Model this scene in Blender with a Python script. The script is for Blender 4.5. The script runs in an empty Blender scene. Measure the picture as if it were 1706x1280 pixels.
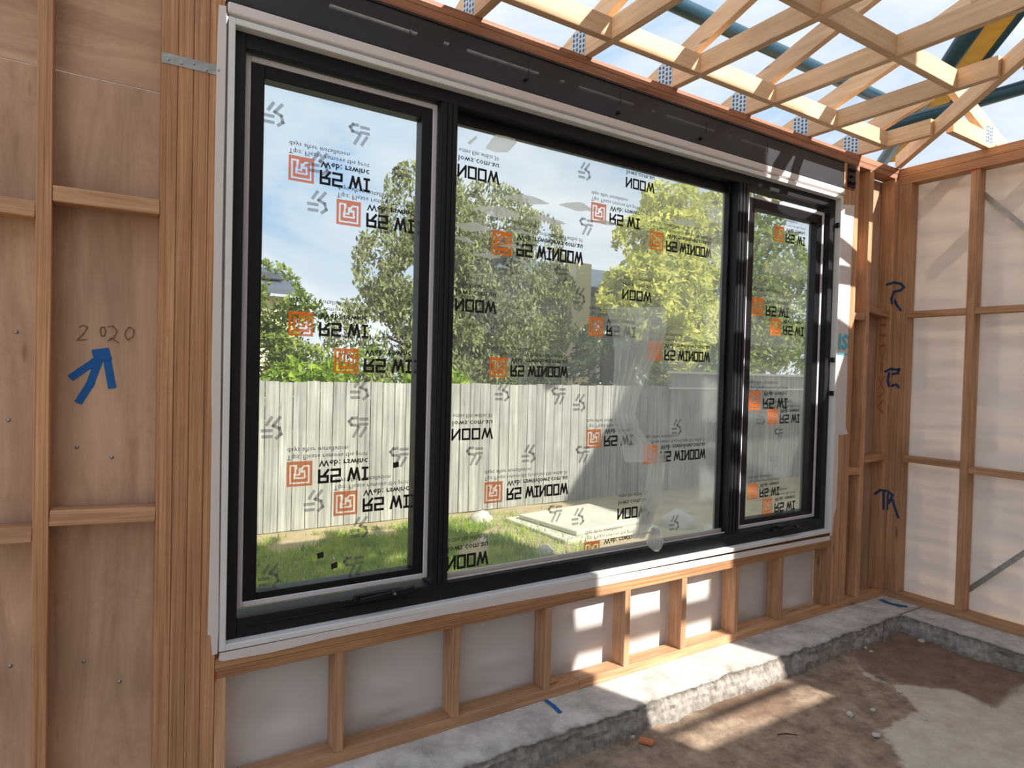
import bpy, bmesh, math, random
from mathutils import Vector, Matrix, noise
random.seed(7)
S = bpy.context.scene
C = S.collection

# ------------------------------------------------------------------ camera
CAM = Vector((-0.2711, -2.3092, 1.4743))
yaw, pitch, roll = (math.radians(a) for a in (-32.27366954, -1.15165087, 1.43739248))
cy, sy, cp, sp = math.cos(yaw), math.sin(yaw), math.cos(pitch), math.sin(pitch)
FW = Vector((-sy*cp, cy*cp, sp)); RR = Vector((cy, sy, 0)); UU = RR.cross(FW)
cr, sr = math.cos(roll), math.sin(roll)
R_ = RR*cr + UU*sr; U_ = UU*cr - RR*sr
cd = bpy.data.cameras.new('camera'); cam = bpy.data.objects.new('camera', cd); C.objects.link(cam)
m = Matrix.Identity(4)
for i in range(3):
    m[i][0] = R_[i]; m[i][1] = U_[i]; m[i][2] = -FW[i]; m[i][3] = CAM[i]
cam.matrix_world = m
FPX = 1066.9743
cd.sensor_fit = 'HORIZONTAL'; cd.sensor_width = 36; cd.lens = 36*FPX/1706; cd.clip_start = .05; cd.clip_end = 500
S.camera = cam

def at(px, py, **k):
    """where the sight line of a measured pixel meets the world plane X=, Y= or Z="""
    d = FW + R_*((px-853)/FPX) - U_*((py-640)/FPX)
    (ax, v), = k.items(); i = 'XYZ'.index(ax)
    return CAM + d*((v-CAM[i])/d[i])

# ------------------------------------------------------------------ world, sun, exposure
S.view_settings.view_transform = 'Standard'; S.view_settings.look = 'None'
S.view_settings.gamma = 1; S.view_settings.use_curve_mapping = False
S.view_settings.exposure = 0.55
SUN = Vector((.36, -1, .78)).normalized()
sd = bpy.data.lights.new('sun', 'SUN'); sd.energy = 6.4; sd.angle = math.radians(.6); sd.color = (1, .93, .82)
so = bpy.data.objects.new('sun', sd); C.objects.link(so)
so.rotation_euler = SUN.to_track_quat('Z', 'Y').to_euler(); so.location = (6, -12, 12)

w = bpy.data.worlds.new('sky'); S.world = w; w.use_nodes = True
nt = w.node_tree; nt.nodes.clear()
def N(nt, t, **k):
    n = nt.nodes.new(t)
    for a, b in k.items():
        if hasattr(n, a): setattr(n, a, b)
        else: n.inputs[a].default_value = b
    return n
L = lambda nt, a, b: nt.links.new(a, b)
tc = N(nt, 'ShaderNodeTexCoord')
mp = N(nt, 'ShaderNodeMapping'); mp.inputs['Scale'].default_value = (1, 1, 2.2); mp.inputs['Location'].default_value = (.35, .2, .1)
n1 = N(nt, 'ShaderNodeTexNoise', Scale=2.1, Detail=8, Roughness=.58, Distortion=.3)
L(nt, tc.outputs['Generated'], mp.inputs['Vector']); L(nt, mp.outputs[0], n1.inputs['Vector'])
r1 = N(nt, 'ShaderNodeValToRGB')
r1.color_ramp.elements[0].position = .31; r1.color_ramp.elements[0].color = (.22, .42, .74, 1)
r1.color_ramp.elements[1].position = .41; r1.color_ramp.elements[1].color = (.52, .61, .73, 1)
for p, c in ((.52, (.66, .71, .79, 1)), (.66, (.86, .87, .89, 1))):
    e = r1.color_ramp.elements.new(p); e.color = c
L(nt, n1.outputs['Fac'], r1.inputs['Fac'])
bg = N(nt, 'ShaderNodeBackground', Strength=.95); ow = N(nt, 'ShaderNodeOutputWorld')
L(nt, r1.outputs[0], bg.inputs['Color']); L(nt, bg.outputs[0], ow.inputs['Surface'])

# ------------------------------------------------------------------ materials
def mat(name):
    m = bpy.data.materials.new(name); m.use_nodes = True
    nt = m.node_tree; b = nt.nodes['Principled BSDF']
    return m, nt, b
def lin(c):
    return tuple((x/255/12.92 if x/255 <= .04045 else ((x/255+.055)/1.055)**2.4) for x in c) + (1,)
def plain(name, rgb, rough=.6, metal=0, bump=0, bscale=60, var=0):
    m, nt, b = mat(name)
    b.inputs['Base Color'].default_value = lin(rgb); b.inputs['Roughness'].default_value = rough; b.inputs['Metallic'].default_value = metal
    if bump or var:
        t = N(nt, 'ShaderNodeTexCoord'); n = N(nt, 'ShaderNodeTexNoise', Scale=bscale, Detail=5)
        L(nt, t.outputs['Object'], n.inputs['Vector'])
        if bump:
            bp = N(nt, 'ShaderNodeBump', Strength=bump, Distance=.01); L(nt, n.outputs['Fac'], bp.inputs['Height']); L(nt, bp.outputs[0], b.inputs['Normal'])
        if var:
            n2 = N(nt, 'ShaderNodeTexNoise', Scale=bscale*.15, Detail=6); L(nt, t.outputs['Object'], n2.inputs['Vector'])
            r = N(nt, 'ShaderNodeMapRange'); r.inputs['From Min'].default_value = .3; r.inputs['From Max'].default_value = .7
            r.inputs['To Min'].default_value = 1-var; r.inputs['To Max'].default_value = 1+var
            mx = N(nt, 'ShaderNodeMix', data_type='RGBA', blend_type='MULTIPLY'); mx.inputs['Factor'].default_value = 1
            mx.inputs['A'].default_value = lin(rgb); L(nt, n2.outputs['Fac'], r.inputs['Value']); L(nt, r.outputs[0], mx.inputs['B']); L(nt, mx.outputs['Result'], b.inputs['Base Color'])
    return m
def wood(name, a, c, fine=1.0, knots=.5, rough=.62, streak=(2.2, 60, 60), dirt=0.0):
    """grain runs along each board's own X axis; every board takes its own offset and tone"""
    m, nt, b = mat(name)
    t = N(nt, 'ShaderNodeTexCoord'); oi = N(nt, 'ShaderNodeObjectInfo')
    add = N(nt, 'ShaderNodeVectorMath', operation='ADD'); sc = N(nt, 'ShaderNodeMath', operation='MULTIPLY'); sc.inputs[1].default_value = 37.0
    L(nt, oi.outputs['Random'], sc.inputs[0]); L(nt, t.outputs['Object'], add.inputs[0]); L(nt, sc.outputs[0], add.inputs[1])
    mp = N(nt, 'ShaderNodeMapping'); mp.inputs['Scale'].default_value = streak; L(nt, add.outputs[0], mp.inputs['Vector'])
    n = N(nt, 'ShaderNodeTexNoise', Scale=1.0*fine, Detail=7, Roughness=.65, Distortion=.6); L(nt, mp.outputs[0], n.inputs['Vector'])
    r = N(nt, 'ShaderNodeValToRGB'); r.color_ramp.elements[0].position = .3; r.color_ramp.elements[1].position = .7
    r.color_ramp.elements[0].color = lin(a); r.color_ramp.elements[1].color = lin(c); L(nt, n.outputs['Fac'], r.inputs['Fac'])
    col = r.outputs[0]
    # broad tone along the board
    n3 = N(nt, 'ShaderNodeTexNoise', Scale=2.5, Detail=3); L(nt, add.outputs[0], n3.inputs['Vector'])
    mr = N(nt, 'ShaderNodeMapRange'); mr.inputs['From Min'].default_value = .3; mr.inputs['From Max'].default_value = .7; mr.inputs['To Min'].default_value = .82; mr.inputs['To Max'].default_value = 1.14
    L(nt, n3.outputs['Fac'], mr.inputs['Value'])
    rn = N(nt, 'ShaderNodeMapRange'); rn.inputs['To Min'].default_value = .86; rn.inputs['To Max'].default_value = 1.12; L(nt, oi.outputs['Random'], rn.inputs['Value'])
    mm = N(nt, 'ShaderNodeMath', operation='MULTIPLY'); L(nt, mr.outputs[0], mm.inputs[0]); L(nt, rn.outputs[0], mm.inputs[1])
    mx = N(nt, 'ShaderNodeMix', data_type='RGBA', blend_type='MULTIPLY'); mx.inputs['Factor'].default_value = 1
    L(nt, col, mx.inputs['A']); L(nt, mm.outputs[0], mx.inputs['B']); col = mx.outputs['Result']
    if knots:
        mk = N(nt, 'ShaderNodeMapping'); mk.inputs['Scale'].default_value = (2.2, 11, 11); L(nt, add.outputs[0], mk.inputs['Vector'])
        v = N(nt, 'ShaderNodeTexVoronoi', Scale=1.0); v.inputs['Randomness'].default_value = 1; L(nt, mk.outputs[0], v.inputs['Vector'])
        kr = N(nt, 'ShaderNodeValToRGB'); kr.color_ramp.elements[0].position = .04; kr.color_ramp.elements[0].color = (1, 1, 1, 1); kr.color_ramp.elements[1].position = .11; kr.color_ramp.elements[1].color = (0, 0, 0, 1)
        L(nt, v.outputs['Distance'], kr.inputs['Fac'])
        kf = N(nt, 'ShaderNodeMath', operation='MULTIPLY'); kf.inputs[1].default_value = knots; L(nt, kr.outputs[0], kf.inputs[0])
        m2 = N(nt, 'ShaderNodeMix', data_type='RGBA'); L(nt, kf.outputs[0], m2.inputs['Factor']); L(nt, col, m2.inputs['A']); m2.inputs['B'].default_value = lin((70, 45, 30)); col = m2.outputs['Result']
    if dirt:
        n4 = N(nt, 'ShaderNodeTexNoise', Scale=5, Detail=8, Roughness=.7); L(nt, add.outputs[0], n4.inputs['Vector'])
        dr = N(nt, 'ShaderNodeValToRGB'); dr.color_ramp.elements[0].position = .55; dr.color_ramp.elements[0].color = (0, 0, 0, 1); dr.color_ramp.elements[1].position = .75; dr.color_ramp.elements[1].color = (dirt,)*3+(1,)
        L(nt, n4.outputs['Fac'], dr.inputs['Fac'])
        m3 = N(nt, 'ShaderNodeMix', data_type='RGBA'); L(nt, dr.outputs[0], m3.inputs['Factor']); L(nt, col, m3.inputs['A']); m3.inputs['B'].default_value = lin((85, 62, 45)); col = m3.outputs['Result']
    L(nt, col, b.inputs['Base Color']); b.inputs['Roughness'].default_value = rough
    bp = N(nt, 'ShaderNodeBump', Strength=.25, Distance=.003); L(nt, n.outputs['Fac'], bp.inputs['Height']); L(nt, bp.outputs[0], b.inputs['Normal'])
    return m
M = {}
M['stud'] = wood('stud_pine', (158, 114, 82), (206, 164, 128), knots=.7)
M['lvl'] = wood('laminated_post_timber', (140, 94, 62), (206, 158, 116), knots=0, streak=(1.5, 130, 130), dirt=.35)
M['plate'] = wood('red_plate_timber', (128, 84, 66), (174, 126, 100), knots=.4, streak=(1.8, 80, 80))
M['truss'] = wood('truss_pine', (212, 174, 136), (238, 208, 172), knots=.6)
M['ply'] = wood('bracing_ply', (166, 134, 112), (203, 172, 148), knots=.85, streak=(1.6, 12, 12), rough=.7, dirt=.3)
M['paling'] = wood('weathered_paling', (108, 106, 102), (176, 174, 168), knots=.3, streak=(.8, 30, 30), rough=.85)
M['bark'] = plain('bark', (90, 75, 60), .9, bump=.5, bscale=20)
M['black'] = plain('black_powder_coat', (24, 25, 32), .5, bump=.03, bscale=300)
M['black2'] = plain('black_sash_coat', (20, 21, 27), .38)
for k in ('black', 'black2'): M[k].node_tree.nodes['Principled BSDF'].inputs['Specular IOR Level'].default_value = .3
M['steel'] = plain('dark_grey_steel_paint', (42, 44, 54), .45, bump=.15, bscale=25, var=.12)
M['galv'] = plain('galvanised_strap', (170, 178, 182), .35, metal=.85, bump=.3, bscale=40, var=.2)
M['nailplate'] = plain('nail_plate_steel', (196, 214, 230), .45, metal=.2)
M['platehole'] = plain('nail_plate_slot', (66, 92, 128), .6)
M['liner'] = plain('white_primed_liner', (222, 224, 226), .5, var=.04)
M['foam'] = plain('pale_foam_strip', (205, 203, 212), .7, bump=.2, bscale=120)
M['alu'] = plain('pale_bead', (200, 196, 192), .4)
M['blue'] = plain('blue_spray_paint', (20, 98, 172), .8)
M['bluedk'] = plain('dark_blue_spray_paint', (34, 62, 104), .8)
M['redpaint'] = plain('red_paint', (190, 48, 46), .8)
M['redstamp'] = plain('red_stamp_ink', (176, 92, 66), .8)
M['cyan'] = plain('cyan_print', (70, 190, 220), .6)
M['pencil'] = plain('pencil', (110, 84, 66), .9)
M['teal'] = plain('teal_tube_paint', (30, 66, 84), .35, var=.1)
M['yellow'] = plain('yellow_board', (226, 170, 30), .55, var=.12)
M['orange'] = plain('orange_film_ink', (226, 112, 34), .7)
M['ink'] = plain('black_film_ink', (26, 24, 24), .7)
M['wallrender'] = plain('pale_house_render', (206, 198, 186), .9, bump=.2, bscale=90)  # kept pale so the unseen house wall bounces light into the room
M['roofdark'] = plain('dark_roof_sheet', (70, 78, 92), .5)
M['neighbour'] = plain('grey_house_cladding', (150, 158, 168), .8, bump=.1, bscale=30)
M['cream'] = plain('cream_house_render', (226, 214, 186), .85)
M['stone'] = plain('pale_stone', (186, 182, 172), .85, bump=.6, bscale=14, var=.15)
M['paver'] = plain('old_concrete_paver', (200, 192, 176), .9, bump=.3, bscale=40, var=.12)
M['brickbit'] = plain('terracotta_offcut', (196, 120, 82), .85, bump=.2, bscale=60)
M['twig'] = plain('dry_twig', (96, 66, 46), .9)

def wrapmat(name, rgb, trans):
    m, nt, b = mat(name); nt.nodes.remove(b); o = nt.nodes['Material Output']
    d = N(nt, 'ShaderNodeBsdfDiffuse'); d.inputs['Color'].default_value = lin(rgb)
    t = N(nt, 'ShaderNodeBsdfTranslucent'); t.inputs['Color'].default_value = lin((240, 220, 204))
    g = N(nt, 'ShaderNodeBsdfGlossy', Roughness=.45); g.inputs['Color'].default_value = (1, 1, 1, 1)
    a = N(nt, 'ShaderNodeMixShader'); a.inputs[0].default_value = trans; L(nt, d.outputs[0], a.inputs[1]); L(nt, t.outputs[0], a.inputs[2])
    a2 = N(nt, 'ShaderNodeMixShader'); a2.inputs[0].default_value = .04; L(nt, a.outputs[0], a2.inputs[1]); L(nt, g.outputs[0], a2.inputs[2])
    L(nt, a2.outputs[0], o.inputs['Surface'])
    t2 = N(nt, 'ShaderNodeTexCoord'); n = N(nt, 'ShaderNodeTexNoise', Scale=9, Detail=5)
    L(nt, t2.outputs['Object'], n.inputs['Vector'])
    bp = N(nt, 'ShaderNodeBump', Strength=.25, Distance=.02); L(nt, n.outputs['Fac'], bp.inputs['Height'])
    for s in (d, t, g): L(nt, bp.outputs[0], s.inputs['Normal'])
    return m
M['wrap'] = wrapmat('white_building_wrap', (236, 232, 232), .2)
M['wrapR'] = wrapmat('white_building_wrap_sunlit_behind', (230, 226, 226), .13)

def schlick(nt, f0):
    lw = N(nt, 'ShaderNodeLayerWeight', Blend=.5); p = N(nt, 'ShaderNodeMath', operation='POWER'); p.inputs[1].default_value = 5
    L(nt, lw.outputs['Facing'], p.inputs[0]); q = N(nt, 'ShaderNodeMath', operation='MULTIPLY_ADD'); q.inputs[1].default_value = 1-f0; q.inputs[2].default_value = f0
    L(nt, p.outputs[0], q.inputs[0]); return q
def filmmat(name, base, grad, wrinkles, x0=.9, x1=2.65):
    m, nt, b = mat(name); nt.nodes.remove(b); o = nt.nodes['Material Output']
    t = N(nt, 'ShaderNodeTexCoord'); sx = N(nt, 'ShaderNodeSeparateXYZ'); L(nt, t.outputs['Object'], sx.inputs[0])
    g = N(nt, 'ShaderNodeMapRange'); g.inputs['From Min'].default_value = x0; g.inputs['From Max'].default_value = x1; g.inputs['To Min'].default_value = 0; g.inputs['To Max'].default_value = grad
    L(nt, sx.outputs[0], g.inputs['Value'])
    n = N(nt, 'ShaderNodeTexNoise', Scale=2.2, Detail=5, Distortion=.8); L(nt, t.outputs['Object'], n.inputs['Vector'])
    mu = N(nt, 'ShaderNodeMath', operation='MULTIPLY'); L(nt, g.outputs[0], mu.inputs[0]); L(nt, n.outputs['Fac'], mu.inputs[1])
    ad = N(nt, 'ShaderNodeMath', operation='ADD'); L(nt, mu.outputs[0], ad.inputs[0]); ad.inputs[1].default_value = base
    fac = ad.outputs[0]
    if wrinkles:
        mp = N(nt, 'ShaderNodeMapping'); mp.inputs['Scale'].default_value = (4.2, 1, 17); mp.inputs['Rotation'].default_value = (0, math.radians(6), 0); L(nt, t.outputs['Object'], mp.inputs['Vector'])
        nw = N(nt, 'ShaderNodeTexNoise', Scale=1.0, Detail=1.5); L(nt, mp.outputs[0], nw.inputs['Vector'])
        rw = N(nt, 'ShaderNodeMapRange', interpolation_type='SMOOTHSTEP'); rw.inputs['From Min'].default_value = .53; rw.inputs['From Max'].default_value = .59; rw.inputs['To Max'].default_value = .85
        L(nt, nw.outputs['Fac'], rw.inputs['Value'])
        rz = N(nt, 'ShaderNodeMapRange', interpolation_type='SMOOTHSTEP'); rz.inputs['From Min'].default_value = 1.9; rz.inputs['From Max'].default_value = 2.03; L(nt, sx.outputs[2], rz.inputs['Value'])
        rq = N(nt, 'ShaderNodeMapRange', interpolation_type='SMOOTHSTEP'); rq.inputs['From Min'].default_value = 2.42; rq.inputs['From Max'].default_value = 2.28; L(nt, sx.outputs[2], rq.inputs['Value'])
        a = N(nt, 'ShaderNodeMath', operation='MULTIPLY'); L(nt, rw.outputs[0], a.inputs[0]); L(nt, rz.outputs[0], a.inputs[1])
        a2 = N(nt, 'ShaderNodeMath', operation='MULTIPLY'); L(nt, a.outputs[0], a2.inputs[0]); L(nt, rq.outputs[0], a2.inputs[1])
        mxx = N(nt, 'ShaderNodeMath', operation='MAXIMUM'); L(nt, fac, mxx.inputs[0]); L(nt, a2.outputs[0], mxx.inputs[1]); fac = mxx.outputs[0]
    tr = N(nt, 'ShaderNodeBsdfTransparent'); d = N(nt, 'ShaderNodeBsdfDiffuse'); d.inputs['Color'].default_value = (.85, .9, .92, 1)
    tl = N(nt, 'ShaderNodeBsdfTranslucent'); tl.inputs['Color'].default_value = (.97, .98, .98, 1)
    dm = N(nt, 'ShaderNodeMixShader'); dm.inputs[0].default_value = .85; L(nt, d.outputs[0], dm.inputs[1]); L(nt, tl.outputs[0], dm.inputs[2])
    mx = N(nt, 'ShaderNodeMixShader'); L(nt, fac, mx.inputs[0]); L(nt, tr.outputs[0], mx.inputs[1]); L(nt, dm.outputs[0], mx.inputs[2])
    gl = N(nt, 'ShaderNodeBsdfGlossy', Roughness=.12); lw = schlick(nt, .02)
    nb = N(nt, 'ShaderNodeTexNoise', Scale=7, Detail=3); L(nt, t.outputs['Object'], nb.inputs['Vector'])
    bp = N(nt, 'ShaderNodeBump', Strength=.25 if wrinkles else .08, Distance=.02); L(nt, nb.outputs['Fac'], bp.inputs['Height']); L(nt, bp.outputs[0], gl.inputs['Normal'])
    m2 = N(nt, 'ShaderNodeMixShader'); L(nt, lw.outputs[0], m2.inputs[0]); L(nt, mx.outputs[0], m2.inputs[1]); L(nt, gl.outputs[0], m2.inputs[2])
    L(nt, m2.outputs[0], o.inputs['Surface'])
    return m
M['filmL'] = filmmat('protective_film', .05, 0, False)
M['filmM'] = filmmat('protective_film_hazy_right', .06, .5, False)
M['crinkle_sheen'] = filmmat('film_crinkle_sheen', .72, 0, False)  # lifted folds coloured whiter to stand for reflected sky
M['filmR'] = filmmat('protective_film_hazy', .14, .05, False)
M['loose'] = filmmat('loose_plastic', .36, 0, False)
def glassmat():
    m, nt, b = mat('window_glass'); nt.nodes.remove(b); o = nt.nodes['Material Output']
    tr = N(nt, 'ShaderNodeBsdfTransparent'); tr.inputs['Color'].default_value = (.93, .96, .95, 1)
    gl = N(nt, 'ShaderNodeBsdfGlossy', Roughness=.0); fr = schlick(nt, .025)
    x = N(nt, 'ShaderNodeMixShader'); L(nt, fr.outputs[0], x.inputs[0]); L(nt, tr.outputs[0], x.inputs[1]); L(nt, gl.outputs[0], x.inputs[2]); L(nt, x.outputs[0], o.inputs['Surface'])
    return m
M['glass'] = glassmat()
def softink(name, rgb, a, back=.3):
    m, nt, b = mat(name); nt.nodes.remove(b); o = nt.nodes['Material Output']
    tr = N(nt, 'ShaderNodeBsdfTransparent'); d = N(nt, 'ShaderNodeBsdfDiffuse'); d.inputs['Color'].default_value = lin(rgb)
    tl = N(nt, 'ShaderNodeBsdfTranslucent'); tl.inputs['Color'].default_value = lin(rgb); dm = N(nt, 'ShaderNodeMixShader'); dm.inputs[0].default_value = back
    L(nt, d.outputs[0], dm.inputs[1]); L(nt, tl.outputs[0], dm.inputs[2])
    x = N(nt, 'ShaderNodeMixShader'); x.inputs[0].default_value = a; L(nt, tr.outputs[0], x.inputs[1]); L(nt, dm.outputs[0], x.inputs[2]); L(nt, x.outputs[0], o.inputs['Surface'])
    return m
M['greyink'] = softink('grey_film_ink', (96, 98, 106), .55)
M['orangeink'] = softink('orange_film_ink_thin', (255, 126, 38), .85, .75)
M['paleink'] = softink('pale_film_ink', (255, 250, 240), .95, .75)
M['blueink'] = softink('blue_spray_paint_soft', (26, 104, 176), .92)
M['bluefog'] = softink('blue_overspray', (26, 104, 176), .28)

def leafmat(name, c1, c2, tl=.4):
    m, nt, b = mat(name); nt.nodes.remove(b); o = nt.nodes['Material Output']
    t = N(nt, 'ShaderNodeTexCoord'); n = N(nt, 'ShaderNodeTexNoise', Scale=5, Detail=6); L(nt, t.outputs['Object'], n.inputs['Vector'])
    r = N(nt, 'ShaderNodeValToRGB'); r.color_ramp.elements[0].position = .35; r.color_ramp.elements[1].position = .68
    r.color_ramp.elements[0].color = lin(c1); r.color_ramp.elements[1].color = lin(c2); L(nt, n.outputs['Fac'], r.inputs['Fac'])
    d = N(nt, 'ShaderNodeBsdfDiffuse'); tt = N(nt, 'ShaderNodeBsdfTranslucent'); x = N(nt, 'ShaderNodeMixShader'); x.inputs[0].default_value = tl
    L(nt, r.outputs[0], d.inputs['Color']); L(nt, r.outputs[0], tt.inputs['Color']); L(nt, d.outputs[0], x.inputs[1]); L(nt, tt.outputs[0], x.inputs[2]); L(nt, x.outputs[0], o.inputs['Surface'])
    return m
M['leafA'] = leafmat('bush_leaf', (80, 104, 52), (164, 178, 92))
M['leafB'] = leafmat('weeping_leaf', (100, 108, 76), (176, 180, 128))
M['leafC'] = leafmat('golden_leaf', (164, 172, 76), (238, 234, 140), .5)
M['leafD'] = leafmat('creeper_leaf', (84, 120, 44), (186, 208, 86))
M['leafE'] = leafmat('dark_leaf', (46, 62, 40), (96, 112, 70))
M['grass'] = leafmat('lawn_grass', (112, 150, 58), (190, 206, 104))
M['soilout'] = plain('garden_soil', (168, 150, 116), .95, bump=.5, bscale=30, var=.2)

def slabmat():
    m, nt, b = mat('slab_concrete'); t = N(nt, 'ShaderNodeTexCoord')
    n = N(nt, 'ShaderNodeTexNoise', Scale=6, Detail=9, Roughness=.7); L(nt, t.outputs['Object'], n.inputs['Vector'])
    r = N(nt, 'ShaderNodeValToRGB'); r.color_ramp.elements[0].position = .36; r.color_ramp.elements[0].color = lin((166, 162, 158)); r.color_ramp.elements[1].position = .6; r.color_ramp.elements[1].color = lin((216, 212, 208))
    L(nt, n.outputs['Fac'], r.inputs['Fac'])
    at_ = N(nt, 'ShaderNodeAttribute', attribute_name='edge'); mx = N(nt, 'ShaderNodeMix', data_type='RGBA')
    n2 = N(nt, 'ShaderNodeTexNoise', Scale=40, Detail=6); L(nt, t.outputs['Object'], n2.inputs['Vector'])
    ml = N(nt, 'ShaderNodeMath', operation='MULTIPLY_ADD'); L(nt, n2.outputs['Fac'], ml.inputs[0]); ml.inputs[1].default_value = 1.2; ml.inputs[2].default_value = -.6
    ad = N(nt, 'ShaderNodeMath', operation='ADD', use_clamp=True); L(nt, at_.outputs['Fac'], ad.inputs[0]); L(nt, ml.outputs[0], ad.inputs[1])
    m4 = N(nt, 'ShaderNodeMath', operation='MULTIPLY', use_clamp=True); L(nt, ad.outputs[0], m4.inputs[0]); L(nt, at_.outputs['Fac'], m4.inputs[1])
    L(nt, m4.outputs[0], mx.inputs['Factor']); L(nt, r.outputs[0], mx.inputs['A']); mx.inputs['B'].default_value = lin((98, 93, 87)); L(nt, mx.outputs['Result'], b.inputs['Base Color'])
    b.inputs['Roughness'].default_value = .9
    bp = N(nt, 'ShaderNodeBump', Strength=.5, Distance=.006); L(nt, n2.outputs['Fac'], bp.inputs['Height']); L(nt, bp.outputs[0], b.inputs['Normal'])
    return m
M['slab'] = slabmat()
def floormat():
    m, nt, b = mat('dirty_concrete_floor'); t = N(nt, 'ShaderNodeTexCoord')
    n = N(nt, 'ShaderNodeTexNoise', Scale=9, Detail=10, Roughness=.72); L(nt, t.outputs['Object'], n.inputs['Vector'])
    r = N(nt, 'ShaderNodeValToRGB'); r.color_ramp.elements[0].position = .35; r.color_ramp.elements[0].color = lin((108, 90, 76)); r.color_ramp.elements[1].position = .65; r.color_ramp.elements[1].color = lin((172, 152, 132)); L(nt, n.outputs['Fac'], r.inputs['Fac'])
    r2 = N(nt, 'ShaderNodeValToRGB'); r2.color_ramp.elements[0].position = .35; r2.color_ramp.elements[0].color = lin((180, 168, 154)); r2.color_ramp.elements[1].position = .65; r2.color_ramp.elements[1].color = lin((206, 196, 182)); L(nt, n.outputs['Fac'], r2.inputs['Fac'])
    a = N(nt, 'ShaderNodeAttribute', attribute_name='clean')
    n2 = N(nt, 'ShaderNodeTexNoise', Scale=22, Detail=8, Roughness=.7); L(nt, t.outputs['Object'], n2.inputs['Vector'])
    s = N(nt, 'ShaderNodeMath', operation='MULTIPLY_ADD'); L(nt, n2.outputs['Fac'], s.inputs[0]); s.inputs[1].default_value = .9; L(nt, a.outputs['Fac'], s.inputs[2])
    st = N(nt, 'ShaderNodeMapRange'); st.inputs['From Min'].default_value = .86; st.inputs['From Max'].default_value = 1.06; L(nt, s.outputs[0], st.inputs['Value'])
    mx = N(nt, 'ShaderNodeMix', data_type='RGBA'); L(nt, st.outputs[0], mx.inputs['Factor']); L(nt, r.outputs[0], mx.inputs['A']); L(nt, r2.outputs[0], mx.inputs['B'])
    a2 = N(nt, 'ShaderNodeAttribute', attribute_name='mud'); m2 = N(nt, 'ShaderNodeMix', data_type='RGBA')
    s2 = N(nt, 'ShaderNodeMath', operation='MULTIPLY_ADD'); L(nt, n2.outputs['Fac'], s2.inputs[0]); s2.inputs[1].default_value = .9; L(nt, a2.outputs['Fac'], s2.inputs[2])
    st2 = N(nt, 'ShaderNodeMapRange'); st2.inputs['From Min'].default_value = .8; st2.inputs['From Max'].default_value = 1.15; L(nt, s2.outputs[0], st2.inputs['Value'])
    s3 = N(nt, 'ShaderNodeMath', operation='MULTIPLY'); s3.inputs[1].default_value = .62; L(nt, st2.outputs[0], s3.inputs[0]); L(nt, s3.outputs[0], m2.inputs['Factor']); L(nt, mx.outputs['Result'], m2.inputs['A']); m2.inputs['B'].default_value = lin((110, 84, 68)); L(nt, m2.outputs['Result'], b.inputs['Base Color'])
    b.inputs['Roughness'].default_value = .9
    bp = N(nt, 'ShaderNodeBump', Strength=.6, Distance=.01); L(nt, n.outputs['Fac'], bp.inputs['Height']); L(nt, bp.outputs[0], b.inputs['Normal'])
    return m
M['floor'] = floormat()

# ------------------------------------------------------------------ builders
W = {}
def link(name, me, material, parent=None, mw=None, label=None, cat=None, group=None, kind=None):
    o = bpy.data.objects.new(name, me); C.objects.link(o)
    mw = mw or Matrix.Identity(4); W[o] = mw
    if parent is not None:
        o.parent = parent; o.matrix_basis = W[parent].inverted() @ mw
    else: o.matrix_basis = mw
    if me is not None and material is not None and not me.materials: me.materials.append(material)
    for k, v in (('label', label), ('category', cat), ('group', group), ('kind', kind)):
        if v: o[k] = v
    return o
def root(name, loc, label=None, cat=None, group=None, kind=None, parent=None):
    return link(name, None, None, parent, Matrix.Translation(Vector(loc)), label, cat, group, kind)
def mesh(name, vs, fs, material, parent=None, smooth=False, **k):
    """world-space vertices; the object's origin is moved to the middle of them"""
    vs = [Vector(v) for v in vs]
    o0 = k.pop('origin', None)
    c = Vector(o0) if o0 is not None else sum(vs, Vector())/len(vs)
    me = bpy.data.meshes.new(name); me.from_pydata([tuple(v-c) for v in vs], [], fs); me.update()
    if smooth:
        for p in me.polygons: p.use_smooth = True
    return link(name, me, material, parent, Matrix.Translation(c), **k)
_bc = {}
def boxmesh(l, wd, t, bev):
    key = (round(l, 4), round(wd, 4), round(t, 4), bev)
    if key in _bc: return _bc[key].copy()
    bm = bmesh.new(); bmesh.ops.create_cube(bm, size=1)
    for v in bm.verts: v.co = Vector((v.co.x*l, v.co.y*wd, v.co.z*t))
    if bev: bmesh.ops.bevel(bm, geom=list(bm.edges), offset=min(bev, .3*min(l, wd, t)), segments=1, affect='EDGES')
    me = bpy.data.meshes.new('board'); bm.to_mesh(me); bm.free(); _bc[key] = me
    return me.copy()
def board(name, a, b, wd, t, side, material, parent=None, bev=.002, **k):
    a, b = Vector(a), Vector(b); x = (b-a); l = x.length; x.normalize()
    y = Vector(side); y = (y - x*y.dot(x)).normalized(); z = x.cross(y); c = (a+b)/2
    mw = Matrix(((x.x, y.x, z.x, c.x), (x.y, y.y, z.y, c.y), (x.z, y.z, z.z, c.z), (0, 0, 0, 1)))
    return link(name, boxmesh(l, wd, t, bev), material, parent, mw, **k)
def box(name, x0, x1, y0, y1, z0, z1, material, parent=None, bev=.002, **k):
    d = (x1-x0, y1-y0, z1-z0); c = ((x0+x1)/2, (y0+y1)/2, (z0+z1)/2)
    i = max(range(3), key=lambda q: d[q])
    e = [Vector((1, 0, 0)), Vector((0, 1, 0)), Vector((0, 0, 1))]; h = e[i]*d[i]/2; s = e[(i+1) % 3]
    return board(name, Vector(c)-h, Vector(c)+h, d[(i+1) % 3], d[(i+2) % 3], s, material, parent, bev, **k)
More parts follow.
